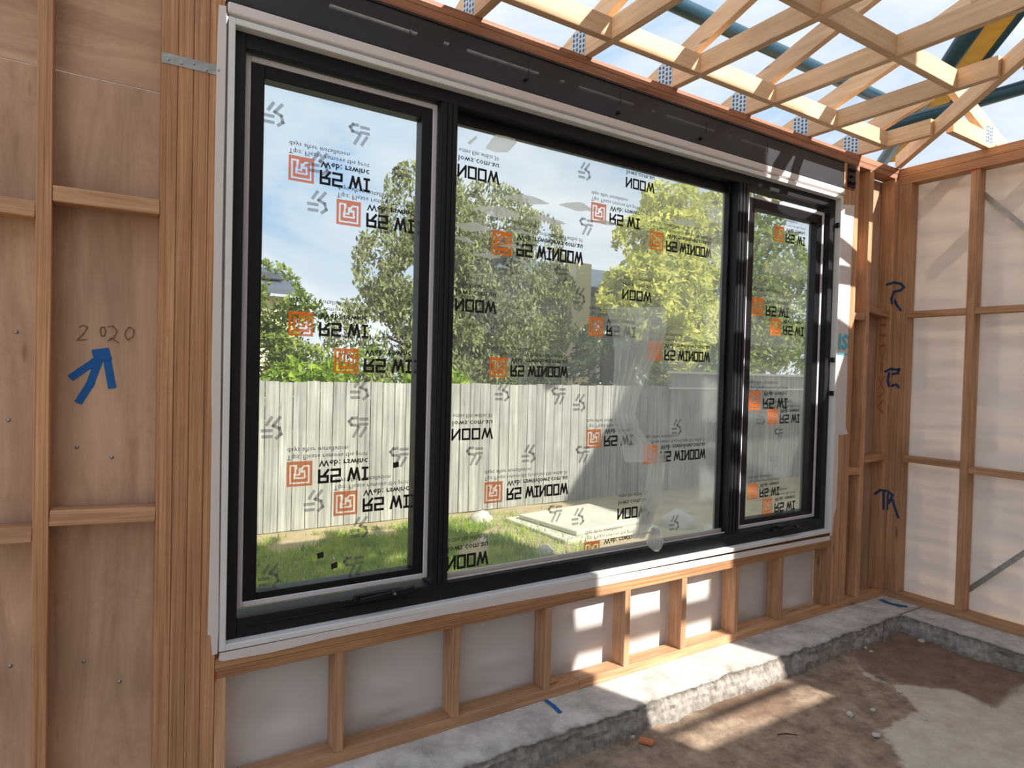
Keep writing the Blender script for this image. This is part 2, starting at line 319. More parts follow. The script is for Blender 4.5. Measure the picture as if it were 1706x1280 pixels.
def prism(name, poly, axis, a, b, material, parent=None, **k):
    """polygon in the plane across an axis ('X': (y,z), 'Y': (x,z), 'Z': (x,y)), extruded from a to b"""
    def P(p, t):
        return {'X': (t, p[0], p[1]), 'Y': (p[0], t, p[1]), 'Z': (p[0], p[1], t)}[axis]
    n = len(poly); vs = [P(p, a) for p in poly] + [P(p, b) for p in poly]
    fs = [list(range(n))[::-1], list(range(n, 2*n))] + [[i, (i+1) % n, n+(i+1) % n, n+i] for i in range(n)]
    o = mesh(name, vs, fs, material, parent, **k)
    bm = bmesh.new(); bm.from_mesh(o.data); bmesh.ops.recalc_face_normals(bm, faces=bm.faces); bm.to_mesh(o.data); bm.free()
    if axis == 'X':                       # long side along world Y: turn the local frame so the grain follows it
        q = Matrix.Rotation(math.pi/2, 4, 'Z'); o.data.transform(q.inverted()); o.matrix_basis = o.matrix_basis @ q; W[o] = W[o] @ q
    return o
def tube(name, pts, r, material, parent=None, n=10, **k):
    vs, fs = [], []; pts = [Vector(p) for p in pts]
    for i, p in enumerate(pts):
        d = (pts[min(i+1, len(pts)-1)]-pts[max(i-1, 0)]).normalized()
        u = d.orthogonal().normalized() if abs(d.z) > .9 else d.cross(Vector((0, 0, 1))).normalized(); v = d.cross(u)
        rr = r[i] if isinstance(r, (list, tuple)) else r
        for j in range(n):
            t = 2*math.pi*j/n; vs.append(p+(u*math.cos(t)+v*math.sin(t))*rr)
    for i in range(len(pts)-1):
        for j in range(n): fs.append([i*n+j, i*n+(j+1) % n, (i+1)*n+(j+1) % n, (i+1)*n+j])
    fs += [list(range(n))[::-1], list(range((len(pts)-1)*n, len(pts)*n))]
    return mesh(name, vs, fs, material, parent, smooth=True, **k)
def strokes(lines, wdt):
    """2-D polylines -> quads"""
    vs, fs = [], []
    for pl in lines:
        pl = [Vector(p) for p in pl]
        for a, b in zip(pl[:-1], pl[1:]):
            d = (b-a).normalized(); n = Vector((-d.y, d.x))*wdt/2; a2, b2 = a-d*wdt*.45, b+d*wdt*.45
            i = len(vs); vs += [a2+n, a2-n, b2-n, b2+n]; fs.append([i, i+1, i+2, i+3])
    return vs, fs
def lattice(name, nu, nv, fn, material, parent=None, smooth=True, **k):
    vs = [fn(i/nu, j/nv) for j in range(nv+1) for i in range(nu+1)]
    fs = [[j*(nu+1)+i, j*(nu+1)+i+1, (j+1)*(nu+1)+i+1, (j+1)*(nu+1)+i] for j in range(nv) for i in range(nu)]
    return mesh(name, vs, fs, material, parent, smooth, **k)
def nz(x, y, z=0): return noise.noise(Vector((x, y, z)))

# ================================================================== THE SETTING
XR = 4.245                      # inner face of the right wall
# ---- floor (worn, dirty concrete below the slab edge)
FZ = -.115
clean = [[(1425, 1108), (1480, 1140), (1515, 1143), (1590, 1150), (1625, 1162), (1660, 1180), (1680, 1150), (1740, 1128), (1800, 1180), (1800, 1330), (1520, 1330), (1500, 1262), (1468, 1218), (1530, 1182), (1490, 1145), (1440, 1125)]]
mud = [[(1360, 1090), (1450, 1060), (1500, 1042), (1720, 1100), (1720, 1140), (1670, 1172), (1640, 1175), (1600, 1150), (1500, 1138), (1430, 1100)], [(1080, 1165), (1180, 1140), (1300, 1140), (1330, 1180), (1250, 1200), (1120, 1185)]]
topoly = lambda P: [tuple(at(x, y, Z=FZ)[:2]) for x, y in P]
clean = [topoly(p) for p in clean]; mud = [topoly(p) for p in mud]
def sdist(p, poly):
    """signed distance, positive inside"""
    x, y = p; ins = False; best = 1e9
    for (x0, y0), (x1, y1) in zip(poly, poly[1:]+poly[:1]):
        if (y0 > y) != (y1 > y) and x < (x1-x0)*(y-y0)/(y1-y0)+x0: ins = not ins
        dx, dy = x1-x0, y1-y0; t = max(0, min(1, ((x-x0)*dx+(y-y0)*dy)/(dx*dx+dy*dy+1e-9)))
        best = min(best, math.hypot(x-x0-t*dx, y-y0-t*dy))
    return best if ins else -best
fx0, fx1, fy0, fy1, nu, nv = -3.2, 4.02, -3.2, -.12, 260, 120
pos = []
def ff(u, v):
    x, y = fx0+(fx1-fx0)*u, fy0+(fy1-fy0)*v
    near = max(0, 1-abs(y+.27)/.16, 1-abs(x-3.93)/.16) if x > .6 else 0
    z = FZ+.008*nz(x*3, y*3)+.006*nz(x*9, y*9, 3)+.018*near*max(0, .4+nz(x*7, y*7, 8))
    pos.append((x, y)); return (x, y, z)
fl = lattice('floor', nu, nv, ff, M['floor'], kind='structure', origin=(0, 0, 0))
A = fl.data.attributes.new('clean', 'FLOAT', 'POINT'); B = fl.data.attributes.new('mud', 'FLOAT', 'POINT')
for i, p in enumerate(pos):
    if p[0] > .6:
        A.data[i].value = max(0, min(1, .5+max(sdist(p, q) for q in clean)*9)); B.data[i].value = max(0, min(1, .5+max(sdist(p, q) for q in mud)*6))
# ---- slab edge that carries the walls
def slab_strip(name, along):
    vs, fs, ed = [], [], []
    n = 520 if along == 'X' else 260
    prof = [(-.36, 0), (-.2, 0), (-.05, 0), (-.012, 0), (0, -.004), (.008, -.018), (.011, -.04), (.014, -.065), (.018, -.09), (.03, -.17)]
    for i in range(n+1):
        t = i/n
        for j, (o, z) in enumerate(prof):
            k = 1 if j >= 3 else 0
            if along == 'X':
                x = -3.2+t*(XR+3.2+.12); y = -.245-o*1.0
                rough = (.026*nz(x*4, 1, z*6)+.013*nz(x*15, 2, z*32)+.008*nz(x*45, 4, z*60)) * k
                y = -.25-o-(rough if k else 0) if k else -.25-o
                if x > 3.975 and k: y = max(y, -.235)
                vs.append((x, y, z+(.007*nz(x*14, 5, j) if k else .002*nz(x*6, o*20))))
            else:
                y = -.25-t*2.95; rough = (.026*nz(y*4, 9, z*6)+.013*nz(y*15, 7, z*32)+.008*nz(y*45, 5, z*60))*k
                x = 3.975-o-rough if k else 3.975-o
                vs.append((x, y, z+(.007*nz(y*14, 3, j) if k else .002*nz(y*6, o*20))))
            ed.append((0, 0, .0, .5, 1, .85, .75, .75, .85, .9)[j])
    m_ = len(prof)
    for i in range(n):
        for j in range(m_-1): fs.append([i*m_+j, i*m_+j+1, (i+1)*m_+j+1, (i+1)*m_+j] if along == 'X' else [i*m_+j+1, i*m_+j, (i+1)*m_+j, (i+1)*m_+j+1])
    o = mesh(name, vs, fs, M['slab'], kind='structure', origin=(0, 0, 0))
    a = o.data.attributes.new('edge', 'FLOAT', 'POINT')
    for i, v in enumerate(ed): a.data[i].value = v
    return o
slabx = slab_strip('concrete_slab', 'X'); slaby = slab_strip('concrete_slab', 'Y')
# the y strip's own -0.36 offset reaches X 4.335, the x strip's reaches y +0.11: both pass under the plates

# ================================================================== WINDOW WALL
wb = root('wall_back', (0, 0, 0), kind='structure')
SD = .09                          # stud depth
def vstud(x0, x1, z0, z1, mt='stud', par=wb, name='stud', y0=0, y1=SD): return box(name, x0, x1, y0, y1, z0, z1, M[mt], par)
# left of the window
ZT = 2.833
for xs in (-3.15, -2.69, -2.23, -1.75, -1.29, -.87): vstud(xs, xs+.036, .045, ZT)
vstud(-.452, -.414, .045, ZT, 'lvl')
for k, (a, b) in enumerate(((-.137, -.093), (-.092, -.048), (-.047, -.003), (-.002, .0415))): vstud(a, b, .045 if k < 3 else .045, ZT, 'lvl', name='jamb_post')
def nog(x0, x1, za, zb, t=.046, d=.07, y0=.002): return board('noggin', (x0, y0+d/2, za-t/2), (x1, y0+d/2, zb-t/2), d, t, (0, 1, 0), M['stud'], wb)
nog(-.413, -.138, 1.984, 1.986); nog(-.413, -.138, 1.028, 1.014)
nog(-.833, -.453, 1.945, 1.93); nog(-.833, -.453, 1.0, .985)
# bracing ply on the outside of the studs: panels with open joints
for a, b in ((-3.2, -2.002), (-2.0, -.851), (-.849, -.1)):
    for z0, z1 in ((.02, 1.1505), (1.1525, 2.3495), (2.3525, 2.86)):
        if z0 < 2 and z0 > 1: z1 = 2.3495
        if z0 < 1: box('ply_panel', a, b, .091, .098, z0, 2.3495, M['ply'], wb, bev=0)
        elif z0 > 2: box('ply_panel', a, b, .091, .098, z0, z1, M['ply'], wb, bev=0)
box('ply_panel', 3.775, 4.345, .091, .098, .0, 1.9, M['ply'], wb, bev=0); box('ply_panel', 3.775, 4.345, .091, .098, 1.9005, 2.83, M['ply'], wb, bev=0)
# nails on the ply
for px, py in ((27, 553), (140, 1102), (199, 1136), (17, 1110), (128, 745), (186, 762), (14, 700)):
    p = at(px, py, Y=.0905)
    tube('nail_head', [p+Vector((0, .0005, 0)), p-Vector((0, .002, 0))], .0055, M['galv'], wb, n=8)
# bottom plate, sill trimmer, top plates
box('bottom_plate', -3.2, 1.6, 0, SD, 0, .045, M['stud'], wb); box('bottom_plate', 1.601, XR, 0, SD, 0, .045, M['stud'], wb)
box('sill_plate', .0425, 3.602, 0, SD, .451, .484, M['lvl'], wb); box('sill_plate', .0425, 3.602, 0, SD, .418, .4505, M['lvl'], wb)
box('top_plate', -3.2, XR, 0, SD, 2.833, 2.869, M['plate'], wb); box('top_plate', -3.2, XR, 0, SD, 2.870, 2.906, M['plate'], wb)
# short studs under the sill
for a, b in ((.0425, .078), (.45, .486), (.934, .968), (1.398, 1.432), (1.871, 1.907), (2.264, 2.302), (2.686, 2.718), (3.083, 3.116), (3.562, 3.6)): vstud(a, b, .0455, .4175, name='short_stud')
# right of the window
for a, b in ((3.601, 3.642), (3.643, 3.684), (3.685, 3.726), (3.727, 3.768)): vstud(a, b, .0455, ZT, 'stud', name='jamb_post')
vstud(3.895, 3.94, .0455, ZT); vstud(4.2, XR-.002, .0455, ZT)
nog(3.769, 3.894, 1.905, 1.91, d=.085); nog(3.941, 4.199, 1.96, 1.94, t=.04, d=.085); nog(3.769, 3.894, .905, .90, d=.085); nog(3.941, 4.199, .965, .975, t=.04, d=.085)
# wrap behind the short studs
def bays(u, v):
    x, z = .06+u*3.538, .01+v*.44
    f = min(abs(x-s) for s in (.06, .468, .951, 1.415, 1.889, 2.283, 2.702, 3.1, 3.58))/.22
    low = max(0, 1-v*2.6); b = min(1, f)
    w_ = nz(x*2.2+z*.9, z*5.5, 4); w2 = nz(x*5+z*2, z*13, 11)
    y = .112+b*(.034*w_+.012*w2)+.014*low*b*nz(x*3.1+.7*z, z*15, 9)
    return (x, min(max(y, .0915), .15), z+.03*low*b*max(0, nz(x*2.1, 8.1)))
lattice('wrap_sheet', 330, 40, bays, M['wrap'], wb)
box('wrap_backing', .05, 3.6, .155, .16, .0, .5, M['steel'], wb, bev=0)
# galvanised strap across the left jamb post, red paint by the sill
st = board('metal_strap', (-.139, -.0015, 2.429), (.04, -.0015, 2.431), .032, .0016, (0, 0, 1), M['galv'], wb, bev=0)
for q in range(5): p = Vector((-.12+.036*q, -.0025, 2.43+random.uniform(-.009, .009))); tube('nail_head', [p, p-Vector((0, .002, 0))], .004, M['galv'], st, n=8)
mesh('paint_mark', [(.0425, -.0012, .446), (.0475, -.0012, .444), (.0465, -.0012, .415), (.0425, -.0012, .410)], [[0, 1, 2, 3]], M['redpaint'], wb)
# spray painted arrow and pencil figures on the ply
def paint(name, lines, wd, plane, v, material, par, off=-.0012):
    P = [[at(x, y, **{plane: v}) for x, y in l] for l in lines]
    ax = {'Y': (0, 2), 'X': (1, 2), 'Z': (0, 1)}[plane]
    vs, fs = strokes([[(p[ax[0]], p[ax[1]]) for p in l] for l in P], wd)
    rnd = []
    for s in vs: rnd.append(s)
    sg = 1 if plane == 'Z' else -1; cnt = [0]
    def up(q):
        o = [0, 0, 0]; o[ax[0]] = q.x; o[ax[1]] = q.y; o['XYZ'.index(plane)] = v+off+sg*.00015*cnt[0]; return o
    # round ends
    base = []
    for qi, q in enumerate(rnd): cnt[0] = qi//4; base.append(up(q))
    for l in P:
        for p in l:
            i = len(base); cnt[0] += 1
            for j in range(10):
                t = 2*math.pi*j/10; base.append(up(Vector((p[ax[0]]+wd/2*math.cos(t), p[ax[1]]+wd/2*math.sin(t)))))
            fs.append(list(range(i, i+10)))
    return mesh(name, base, fs, material, par)
paint('blue_arrow', [[(122, 627), (150, 608), (172, 592)], [(133, 667), (150, 640), (166, 598)], [(170, 588), (178, 596), (182, 620), (186, 642)], [(160, 588), (176, 586)]], .022, 'Y', .091, M['blue'], wb)
paint('pencil_figures', [[(132, 545), (140, 542), (146, 546), (138, 558), (128, 567), (143, 566)], [(168, 546), (174, 545), (176, 552), (174, 560), (169, 560), (167, 552), (168, 546)], [(180, 545), (188, 543), (195, 552), (190, 562), (180, 568), (186, 563), (198, 572)], [(209, 552), (215, 545), (223, 550), (222, 560), (213, 567), (208, 560), (209, 552)]], .0028, 'Y', .091, M['pencil'], wb)
# blue letters at the corner studs
for side, pls in ((0, [[(1478, 474), (1489, 471)], [(1489, 487), (1485, 497), (1486, 505)], [(1475, 619), (1484, 615)], [(1481, 622), (1479, 634), (1481, 643)], [(1458, 823), (1466, 817), (1475, 818)], [(1472, 822), (1472, 848)]]),
                  (1, [[(1490, 471), (1501, 473), (1506, 479), (1500, 484), (1490, 486)], [(1490, 500), (1494, 508), (1500, 517)], [(1486, 615), (1498, 617)], [(1498, 615), (1496, 622), (1485, 624)], [(1486, 643), (1493, 641), (1497, 645)], [(1478, 818), (1487, 825), (1481, 838)], [(1479, 824), (1478, 848)], [(1487, 834), (1492, 850), (1496, 862)]])):
    for pl in pls: paint('blue_stroke', [pl], .017, 'X', (4.199, XR-.001)[side], M['bluedk'], wb, off=0)

def textmesh(s, x0, x1, y0, y1, bold=0):
    """flat text fitted into a 2-D rectangle -> verts, faces"""
    cu = bpy.data.curves.new('t', 'FONT'); cu.body = s; cu.size = 1; cu.resolution_u = 1; cu.offset = bold; cu.fill_mode = 'BOTH'
    ob = bpy.data.objects.new('t', cu); C.objects.link(ob)
    dg = bpy.context.evaluated_depsgraph_get(); me = bpy.data.meshes.new_from_object(ob.evaluated_get(dg))
    vs = [v.co.copy() for v in me.vertices]; fs = [list(p.vertices) for p in me.polygons]
    bpy.data.objects.remove(ob); bpy.data.curves.remove(cu); bpy.data.meshes.remove(me)
    xa, xb = min(v.x for v in vs), max(v.x for v in vs); ya, yb = min(v.y for v in vs), max(v.y for v in vs)
    return [Vector((x0+(v.x-xa)/(xb-xa)*(x1-x0), y0+(v.y-ya)/(yb-ya)*(y1-y0))) for v in vs], fs
# red grade stamp reading up the end stud
vs, fs = textmesh('ITD=X/A', 0, 1, 0, 1)
mesh('grade_stamp', [(4.1988, .024+.042*v.y, 1.86-.62*v.x) for v in vs], fs, M['redstamp'], wb)

# ---- building wrap folded back around the window opening
def flap(name, pts, y=-.0035):
    P = [at(a, b, Y=y) for a, b in pts]
    o = prism(name, [(p.x, p.z) for p in P], 'Y', y, y+.002, M['wrap'], wb); return o
flap('wrap_flap', [(365, 8), (377, 10), (377, 60), (370, 400), (367, 700), (364, 1050), (362, 1090), (353, 1092), (351, 1060), (346, 1058), (350, 900), (353, 700), (352, 650), (356, 420), (359, 200), (362, 60)])
flap('wrap_flap', [(1404, 341), (1424, 342), (1419, 420), (1416, 500), (1412, 580), (1411, 640), (1409, 712), (1413, 724), (1397, 725), (1396, 780), (1393, 845), (1389, 862), (1386, 893), (1383, 893), (1388, 800), (1396, 620), (1400, 480)])
flap('wrap_flap', [(366, 1089), (735, 1015), (960, 971), (1383, 893), (1383, 900), (960, 985), (860, 1003), (735, 1026), (560, 1062), (450, 1088), (372, 1102), (364, 1101)])
# sealing strip between lintel and window head
box('wrap_strip', .05, 3.61, -.004, .03, 2.627, 2.664, M['wrap'], wb, bev=.004)
vs, fs = textmesh('IS', 0, 1, 0, 1, .03)
pa, pb = at(1397, 583, Y=-.006), at(1414, 557, Y=-.006)
mesh('blue_print', [(pa.x+(pb.x-pa.x)*v.x, -.006, pa.z+(pb.z-pa.z)*v.y) for v in vs]+[(pa.x, -.006, pa.z-.02), (pb.x, -.006, pa.z-.02), (pb.x, -.006, pa.z-.032), (pa.x, -.006, pa.z-.032)], fs+[[len(vs)+i for i in range(4)]], M['cyan'], wb)

# ================================================================== STEEL LINTEL
lt = root('steel_lintel', (1.87, .03, 2.67), 'long dark grey steel lintel beam spanning above the window', 'steel beam')
box('web', .045, 3.72, .006, .018, 2.676, 2.824, M['steel'], lt); box('flange', .045, 3.72, .0, .088, 2.8245, 2.8325, M['steel'], lt); box('flange', .045, 3.72, .0, .088, 2.667, 2.6755, M['steel'], lt)
for px, py in ((685, 42), (882, 122), (1035, 170), (1178, 212), (1280, 250)):
    p = at(px, py, Y=.003); box('stiffener', p.x-.003, p.x+.003, .003, .0055, 2.74, 2.80, M['steel'], lt)
for px, py in ((876, 133), (1030, 188), (1167, 231)):
    p = at(px, py, Y=.003); tube('bolt', [p+Vector((0, .003, 0)), p-Vector((0, .012, 0))], .008, M['black'], lt, n=6)
box('end_plate', 3.63, 3.715, -.006, .0055, 2.68, 2.823, M['black2'], lt)
for dx, dz in ((3.655, 2.71), (3.69, 2.71), (3.655, 2.79), (3.69, 2.79), (3.672, 2.75)): tube('bolt', [(dx, -.006, dz), (dx, -.02, dz)], .009, M['black'], lt, n=6)

# ================================================================== WINDOW
win = root('window_1', (1.82, 0, .508), kind='structure')
X0, X1, Z0, Z1 = .053, 3.597, .508, 2.617
T = .021
for a in ((X0, X0+T, Z0, Z1), (X1-T, X1, Z0, Z1), (X0+T, X1-T, Z1-T, Z1), (X0+T, X1-T, Z0, Z0+T)): box('liner', a[0], a[1], -.002, .115, a[2], a[3], M['liner'], win)
fx, gx, fz, gz = X0+T, X1-T, Z0+T, Z1-T
YF = .036
box('frame_jamb', fx, .113, YF, .13, fz, gz, M['black'], win); box('frame_jamb', 3.522, gx, YF, .13, fz, gz, M['black'], win)
box('frame_head', .1135, 3.5215, YF, .13, 2.545, gz, M['black'], win); box('frame_sill', .1135, 3.5215, YF, .13, fz, .598, M['black'], win)
for a, b in ((.848, .92), (2.655, 2.745)):
    mu = box('mullion', a, b, YF+.001, .13, .5985, 2.5445, M['black'], win)
    for q in range(3): xx = a+(b-a)*(.18+.31*q); box('rib', xx-.008, xx+.008, YF-.004, YF+.0008, .5985, 2.5445, M['black'], mu)
box('frame_bead', .15, .80, YF-.004, YF-.0002, .563, .572, M['black2'], win); box('frame_bead', 2.79, 3.5, YF-.004, YF-.0002, .563, .572, M['black2'], win)
box('track_bead', .922, 2.653, .056, .062, .5985, .607, M['alu'], win); box('track_bead', .922, 2.653, .08, .086, .5985, .622, M['alu'], win)
GY = .118
def sash(x0, x1, z0, z1, stile, par):
    t = .02; ys = .07
    for a in ((x0, x0+t, z0, z1), (x1-t, x1, z0, z1), (x0+t, x1-t, z1-t, z1), (x0+t, x1-t, z0, z0+t)): box('foam_strip', a[0], a[1], ys, ys+.012, a[2], a[3], M['foam'], par, bev=.003)
    sa = root('opening_sash', ((x0+x1)/2, .09, z0), parent=par)
    a0, a1, c0, c1 = x0+t, x1-t, z0+t, z1-t
    for a in ((a0, a0+stile, c0, c1), (a1-stile, a1, c0, c1), (a0+stile, a1-stile, c1-stile, c1), (a0+stile, a1-stile, c0, c0+stile*.55)): box('sash_rail', a[0], a[1], ys+.004, .13, a[2], a[3], M['black2'], sa)
    return a0+stile, a1-stile, c0+stile*.55, c1-stile
gl1 = sash(.116, .845, .62, 2.541, .046, win); gl3 = sash(2.775, 3.518, .602, 2.515, .052, win)
gl2 = (.92, 2.655, .5985, 2.5445)
box('glazing_bead', .9205, .93, .1, .13, .599, 2.544, M['black2'], win); box('glazing_bead', 2.635, 2.6545, .085, .13, .599, 2.544, M['black2'], win)
box('glazing_bead', .9305, 2.6345, .1, .13, 2.50, 2.544, M['black2'], win)
panes = []
for (a, b, c, d), fm in ((gl1, 'filmL'), (gl2, 'filmM'), (gl3, 'filmR')):
    g = box('glass_pane', a, b, GY, GY+.004, c, d, M['glass'], win, bev=0); panes.append(g)
    mesh('protective_film', [(a, GY-.003, c), (b, GY-.003, c), (b, GY-.003, d), (a, GY-.003, d)], [[0, 1, 2, 3]], M[fm], g, origin=(0, 0, 0))
def winder(x0, z, s, label):
    h = root('window_winder', (x0+.1*s, YF-.01, z), parent=win)
    box('winder_base', x0, x0+.20*s, YF-.022, YF-.0045, z-.012, z+.012, M['black2'], h, bev=.004)
    board('winder_arm', (x0+.02*s, YF-.03, z-.006), (x0+.24*s, YF-.026, z+.006), .014, .012, (0, 0, 1), M['black2'], h, bev=.003)
    tube('winder_knob', [(x0+.15*s, YF-.036, z+.004), (x0+.15*s, YF-.052, z+.004)], .010, M['black'], h, n=12)
    tube('screw', [(x0+.15*s, YF-.0525, z+.004), (x0+.15*s, YF-.0545, z+.004)], .004, M['galv'], h, n=8)
    box('winder_guide', x0-.05*s, x0-.001, YF-.016, YF-.0045, z-.016, z-.002, M['black2'], h)
winder(.52, .604, 1, ''); winder(3.08, .588, .9, '')
for z in (2.42, 1.58, 1.37): box('fixing_tab', X1-T-.012, X1-T+.004, .005, .03, z, z+.03, M['black2'], win)

# ---- printing on the protective film (the sheets were laid upside down: every line reads flipped)
PY = GY-.0045
GLY = {'R': ([[(0, 0), (0, 1), (.42, 1), (.42, .52), (0, .52)], [(.2, .5), (.44, 0)]], .44), 'S': ([[(.42, 1), (0, 1), (0, .52), (.42, .52), (.42, 0), (0, 0)]], .42), ' ': ([], .1),
       'W': ([[(0, 1), (.14, 0), (.29, .85), (.44, 0), (.58, 1)]], .58), 'I': ([[(.0, 1), (.24, 1)], [(.12, 1), (.12, 0)], [(0, 0), (.24, 0)]], .24), 'N': ([[(0, 0), (0, 1), (.4, 0), (.4, 1)]], .4),
       'D': ([[(0, 0), (0, 1), (.4, 1), (.4, 0), (0, 0)]], .4), 'O': ([[(0, 0), (0, 1), (.4, 1), (.4, 0), (0, 0)]], .4)}
def blockword(s, x0, x1, y0, y1):
    ls, x = [], 0
    for ch in s:
        g, wd = GLY[ch]; ls += [[(x+p[0], p[1]*.86+.07) for p in l] for l in g]; x += wd+.17
    x -= .17; k = (x1-x0)/x
    vs, fs = strokes([[(p[0]*k, p[1]*(y1-y0)) for p in l] for l in ls], .205*(y1-y0)*.9)
    return [Vector((v.x+x0, v.y+y0)) for v in vs], fs
def place(parts, x0, z0, sx, sz):
    """local u right, v down -> pane plane"""
    V, F = [], []
    for vs, fs in parts:
        i = len(V); sep = len(fs)*4 == len(vs)      # separate strokes: keep overlapping ones a hair apart
        V += [(x0+v.x*sx, PY-(.00012*((q//4) % 7) if sep else 0), z0-v.y*sz) for q, v in enumerate(vs)]; F += [[q+i for q in f] for f in fs]
    return V, F
def logo(x0, z0, sx, sz, par):
    # solid square with the pale maze line left open in it
    pls = [[(.36, .17), (.14, .17), (.14, .86), (.86, .86), (.86, .2), (.66, .2), (.5, .4)], [(.36, .17), (.3, .66), (.71, .66), (.7, .42), (.5, .42)], [(.5, .3), (.5, .54), (.42, .54)]]
    segs = [(Vector(a), Vector(b)) for l in pls for a, b in zip(l[:-1], l[1:])]
    def solid(p):
        for a, b in segs:
            d = b-a; t = max(0, min(1, (p-a).dot(d)/d.dot(d)))
            if (p-a-d*t).length < .042: return False
        return True
    n = 30; vs, fs = [], []
    for r in range(n):
        c = 0
        while c < n:
            if not solid(Vector(((c+.5)/n, (r+.5)/n))): c += 1; continue
            e = c
            while e < n and solid(Vector(((e+.5)/n, (r+.5)/n))): e += 1
            k = len(vs); vs += [(x0+c/n*sx, PY, z0-r/n*sz), (x0+e/n*sx, PY, z0-r/n*sz), (x0+e/n*sx, PY, z0-(r+1)/n*sz), (x0+c/n*sx, PY, z0-(r+1)/n*sz)]; fs.append([k, k+1, k+2, k+3]); c = e
    mesh('orange_logo', vs, fs, M['orangeink'], par)
def block(pi, tl, br, full, rows=4):
    par = panes[pi]; a, b = at(*tl, Y=PY), at(*br, Y=PY); sx = b.x-a.x; sz = a.z-b.z
    sx = sz = sx*1.02
    logo(a.x, a.z, sx, sz, par)
    e = 4.85 if full else 3.3
    # v measured downwards, so a flipped glyph has its baseline at the small v
    P = [textmesh('days after installation', 0, 2.6 if full else 2.45, -.60, -.36), textmesh('Tips: Please remove the protective film within 30' if full else 'Tips: Please remove the prot', 0, e, -.32, -.06),
         textmesh('Web: rswindows.com.au' if full else 'Web: rswinc', 1.25, e, .0, .27, .02)]
    if rows == 4: P.append(blockword('RS WINDOW' if full else 'RS WI', 1.28, e, .38, .94))
    V, F = place(P, a.x, a.z, sx, sz); mesh('black_lettering', V, F, M['ink'], par)
def tail(pi, xl, xr, yt, yb):
    par = panes[pi]; a, b = at(xl, yt, Y=PY), at(xl, yb, Y=PY); sz = a.z-b.z; k = (at(xr, yt, Y=PY).x-a.x)/sz
    P = [blockword('NDOW', 0, k, 0, 1), textmesh('lows.com.au', -.02, k, -.72, -.24, .01), textmesh('ective film within 30', 0, k, -1.3, -.92)]
    V, F = place(P, a.x, a.z, sz, sz); mesh('black_lettering', V, F, M['ink'], par)
E1 = [[(.42, .0), (.22, .32)], [(.8, .0), (.5, .38), (.78, .5), (.86, .78), (.66, .95)], [(.02, .6), (.42, .6)], [(.05, .88), (.42, .88)]]
E2 = [[(.5, .42), (.18, .38), (.06, .2), (.2, .05), (.42, .04)], [(.62, .1), (.98, .1)], [(.62, .36), (.98, .36)], [(.55, .5), (.3, .95)], [(.9, .55), (.66, .95)]]
def emblem(pi, cx, cy, typ, px=28):
    par = panes[pi]; c = at(cx, cy, Y=PY); s = .078
    V, F = place([strokes(typ, .15)], c.x-s/2, c.z+s/2, s, s); mesh('grey_emblem', V, F, M['greyink'], par)
for tl, br in (((481, 257), (522, 306)), ((561, 331), (600, 376)), ((481, 518), (521, 560)), ((557, 580), (596, 620)), ((478, 770), (519, 812)), ((556, 820), (594, 860))): block(0, tl, br, False)
for tl, br, f in (((820, 383), (852, 418), 1), ((985, 336), (1009, 370), 0), ((1083, 384), (1104, 416), 1), ((816, 595), (843, 630), 1), ((981, 528), (1004, 560), 0), ((1080, 570), (1101, 600), 1), ((977, 716), (1000, 746), 0), ((807, 804), (836, 838), 1), ((1073, 743), (1094, 771), 1)): block(1, tl, br, f)
block(1, (973, 904), (998, 930), 0, 3)
for q in ((764, 831, 273, 294), (760, 826, 497, 518), (754, 820, 715, 734), (746, 812, 928, 951), (1044, 1090, 295, 312), (1038, 1085, 482, 499), (1030, 1076, 848, 866)): tail(1, *q)
for tl, br in (((1290, 375), (1305, 399)), ((1253, 495), (1271, 521)), ((1284, 530), (1300, 556)), ((1247, 652), (1266, 677)), ((1280, 682), (1295, 708)), ((1246, 808), (1261, 833)), ((1270, 832), (1286, 848))): block(2, tl, br, False)
for x, y, t in ((458, 191, 0), (598, 225, 1), (669, 296, 1), (531, 338, 0), (601, 650, 0), (455, 714, 0), (596, 712, 1), (664, 762, 1), (525, 836, 0), (600, 880, 0), (588, 944, 1), (450, 960, 0), (533, 273, 0)): emblem(0, x, y, (E1, E2)[t])
for x, y, t in ((975, 286, 0), (976, 378, 1), (966, 494, 0), (838, 654, 0), (930, 660, 1), (966, 672, 0), (790, 760, 1), (882, 757, 0), (970, 757, 1), (924, 856, 1), (964, 862, 0), (1128, 712, 0), (1124, 872, 0), (845, 446, 0), (935, 460, 1)): emblem(1, x, y, (E1, E2)[t])
for x, y, t in ((1268, 697, 0), (1297, 725, 1), (1290, 770, 1)): emblem(2, x, y, (E1, E2)[t])
for px, py in ((660, 775), (534, 926), (557, 943)):
    p = at(px, py, Y=PY); mesh('dark_sticker', [p+Vector((-.012, -.001, -.012)), p+Vector((.012, -.001, -.008)), p+Vector((.01, -.001, .014)), p+Vector((-.014, -.001, .01))], [[0, 1, 2, 3]], M['ink'], panes[0])

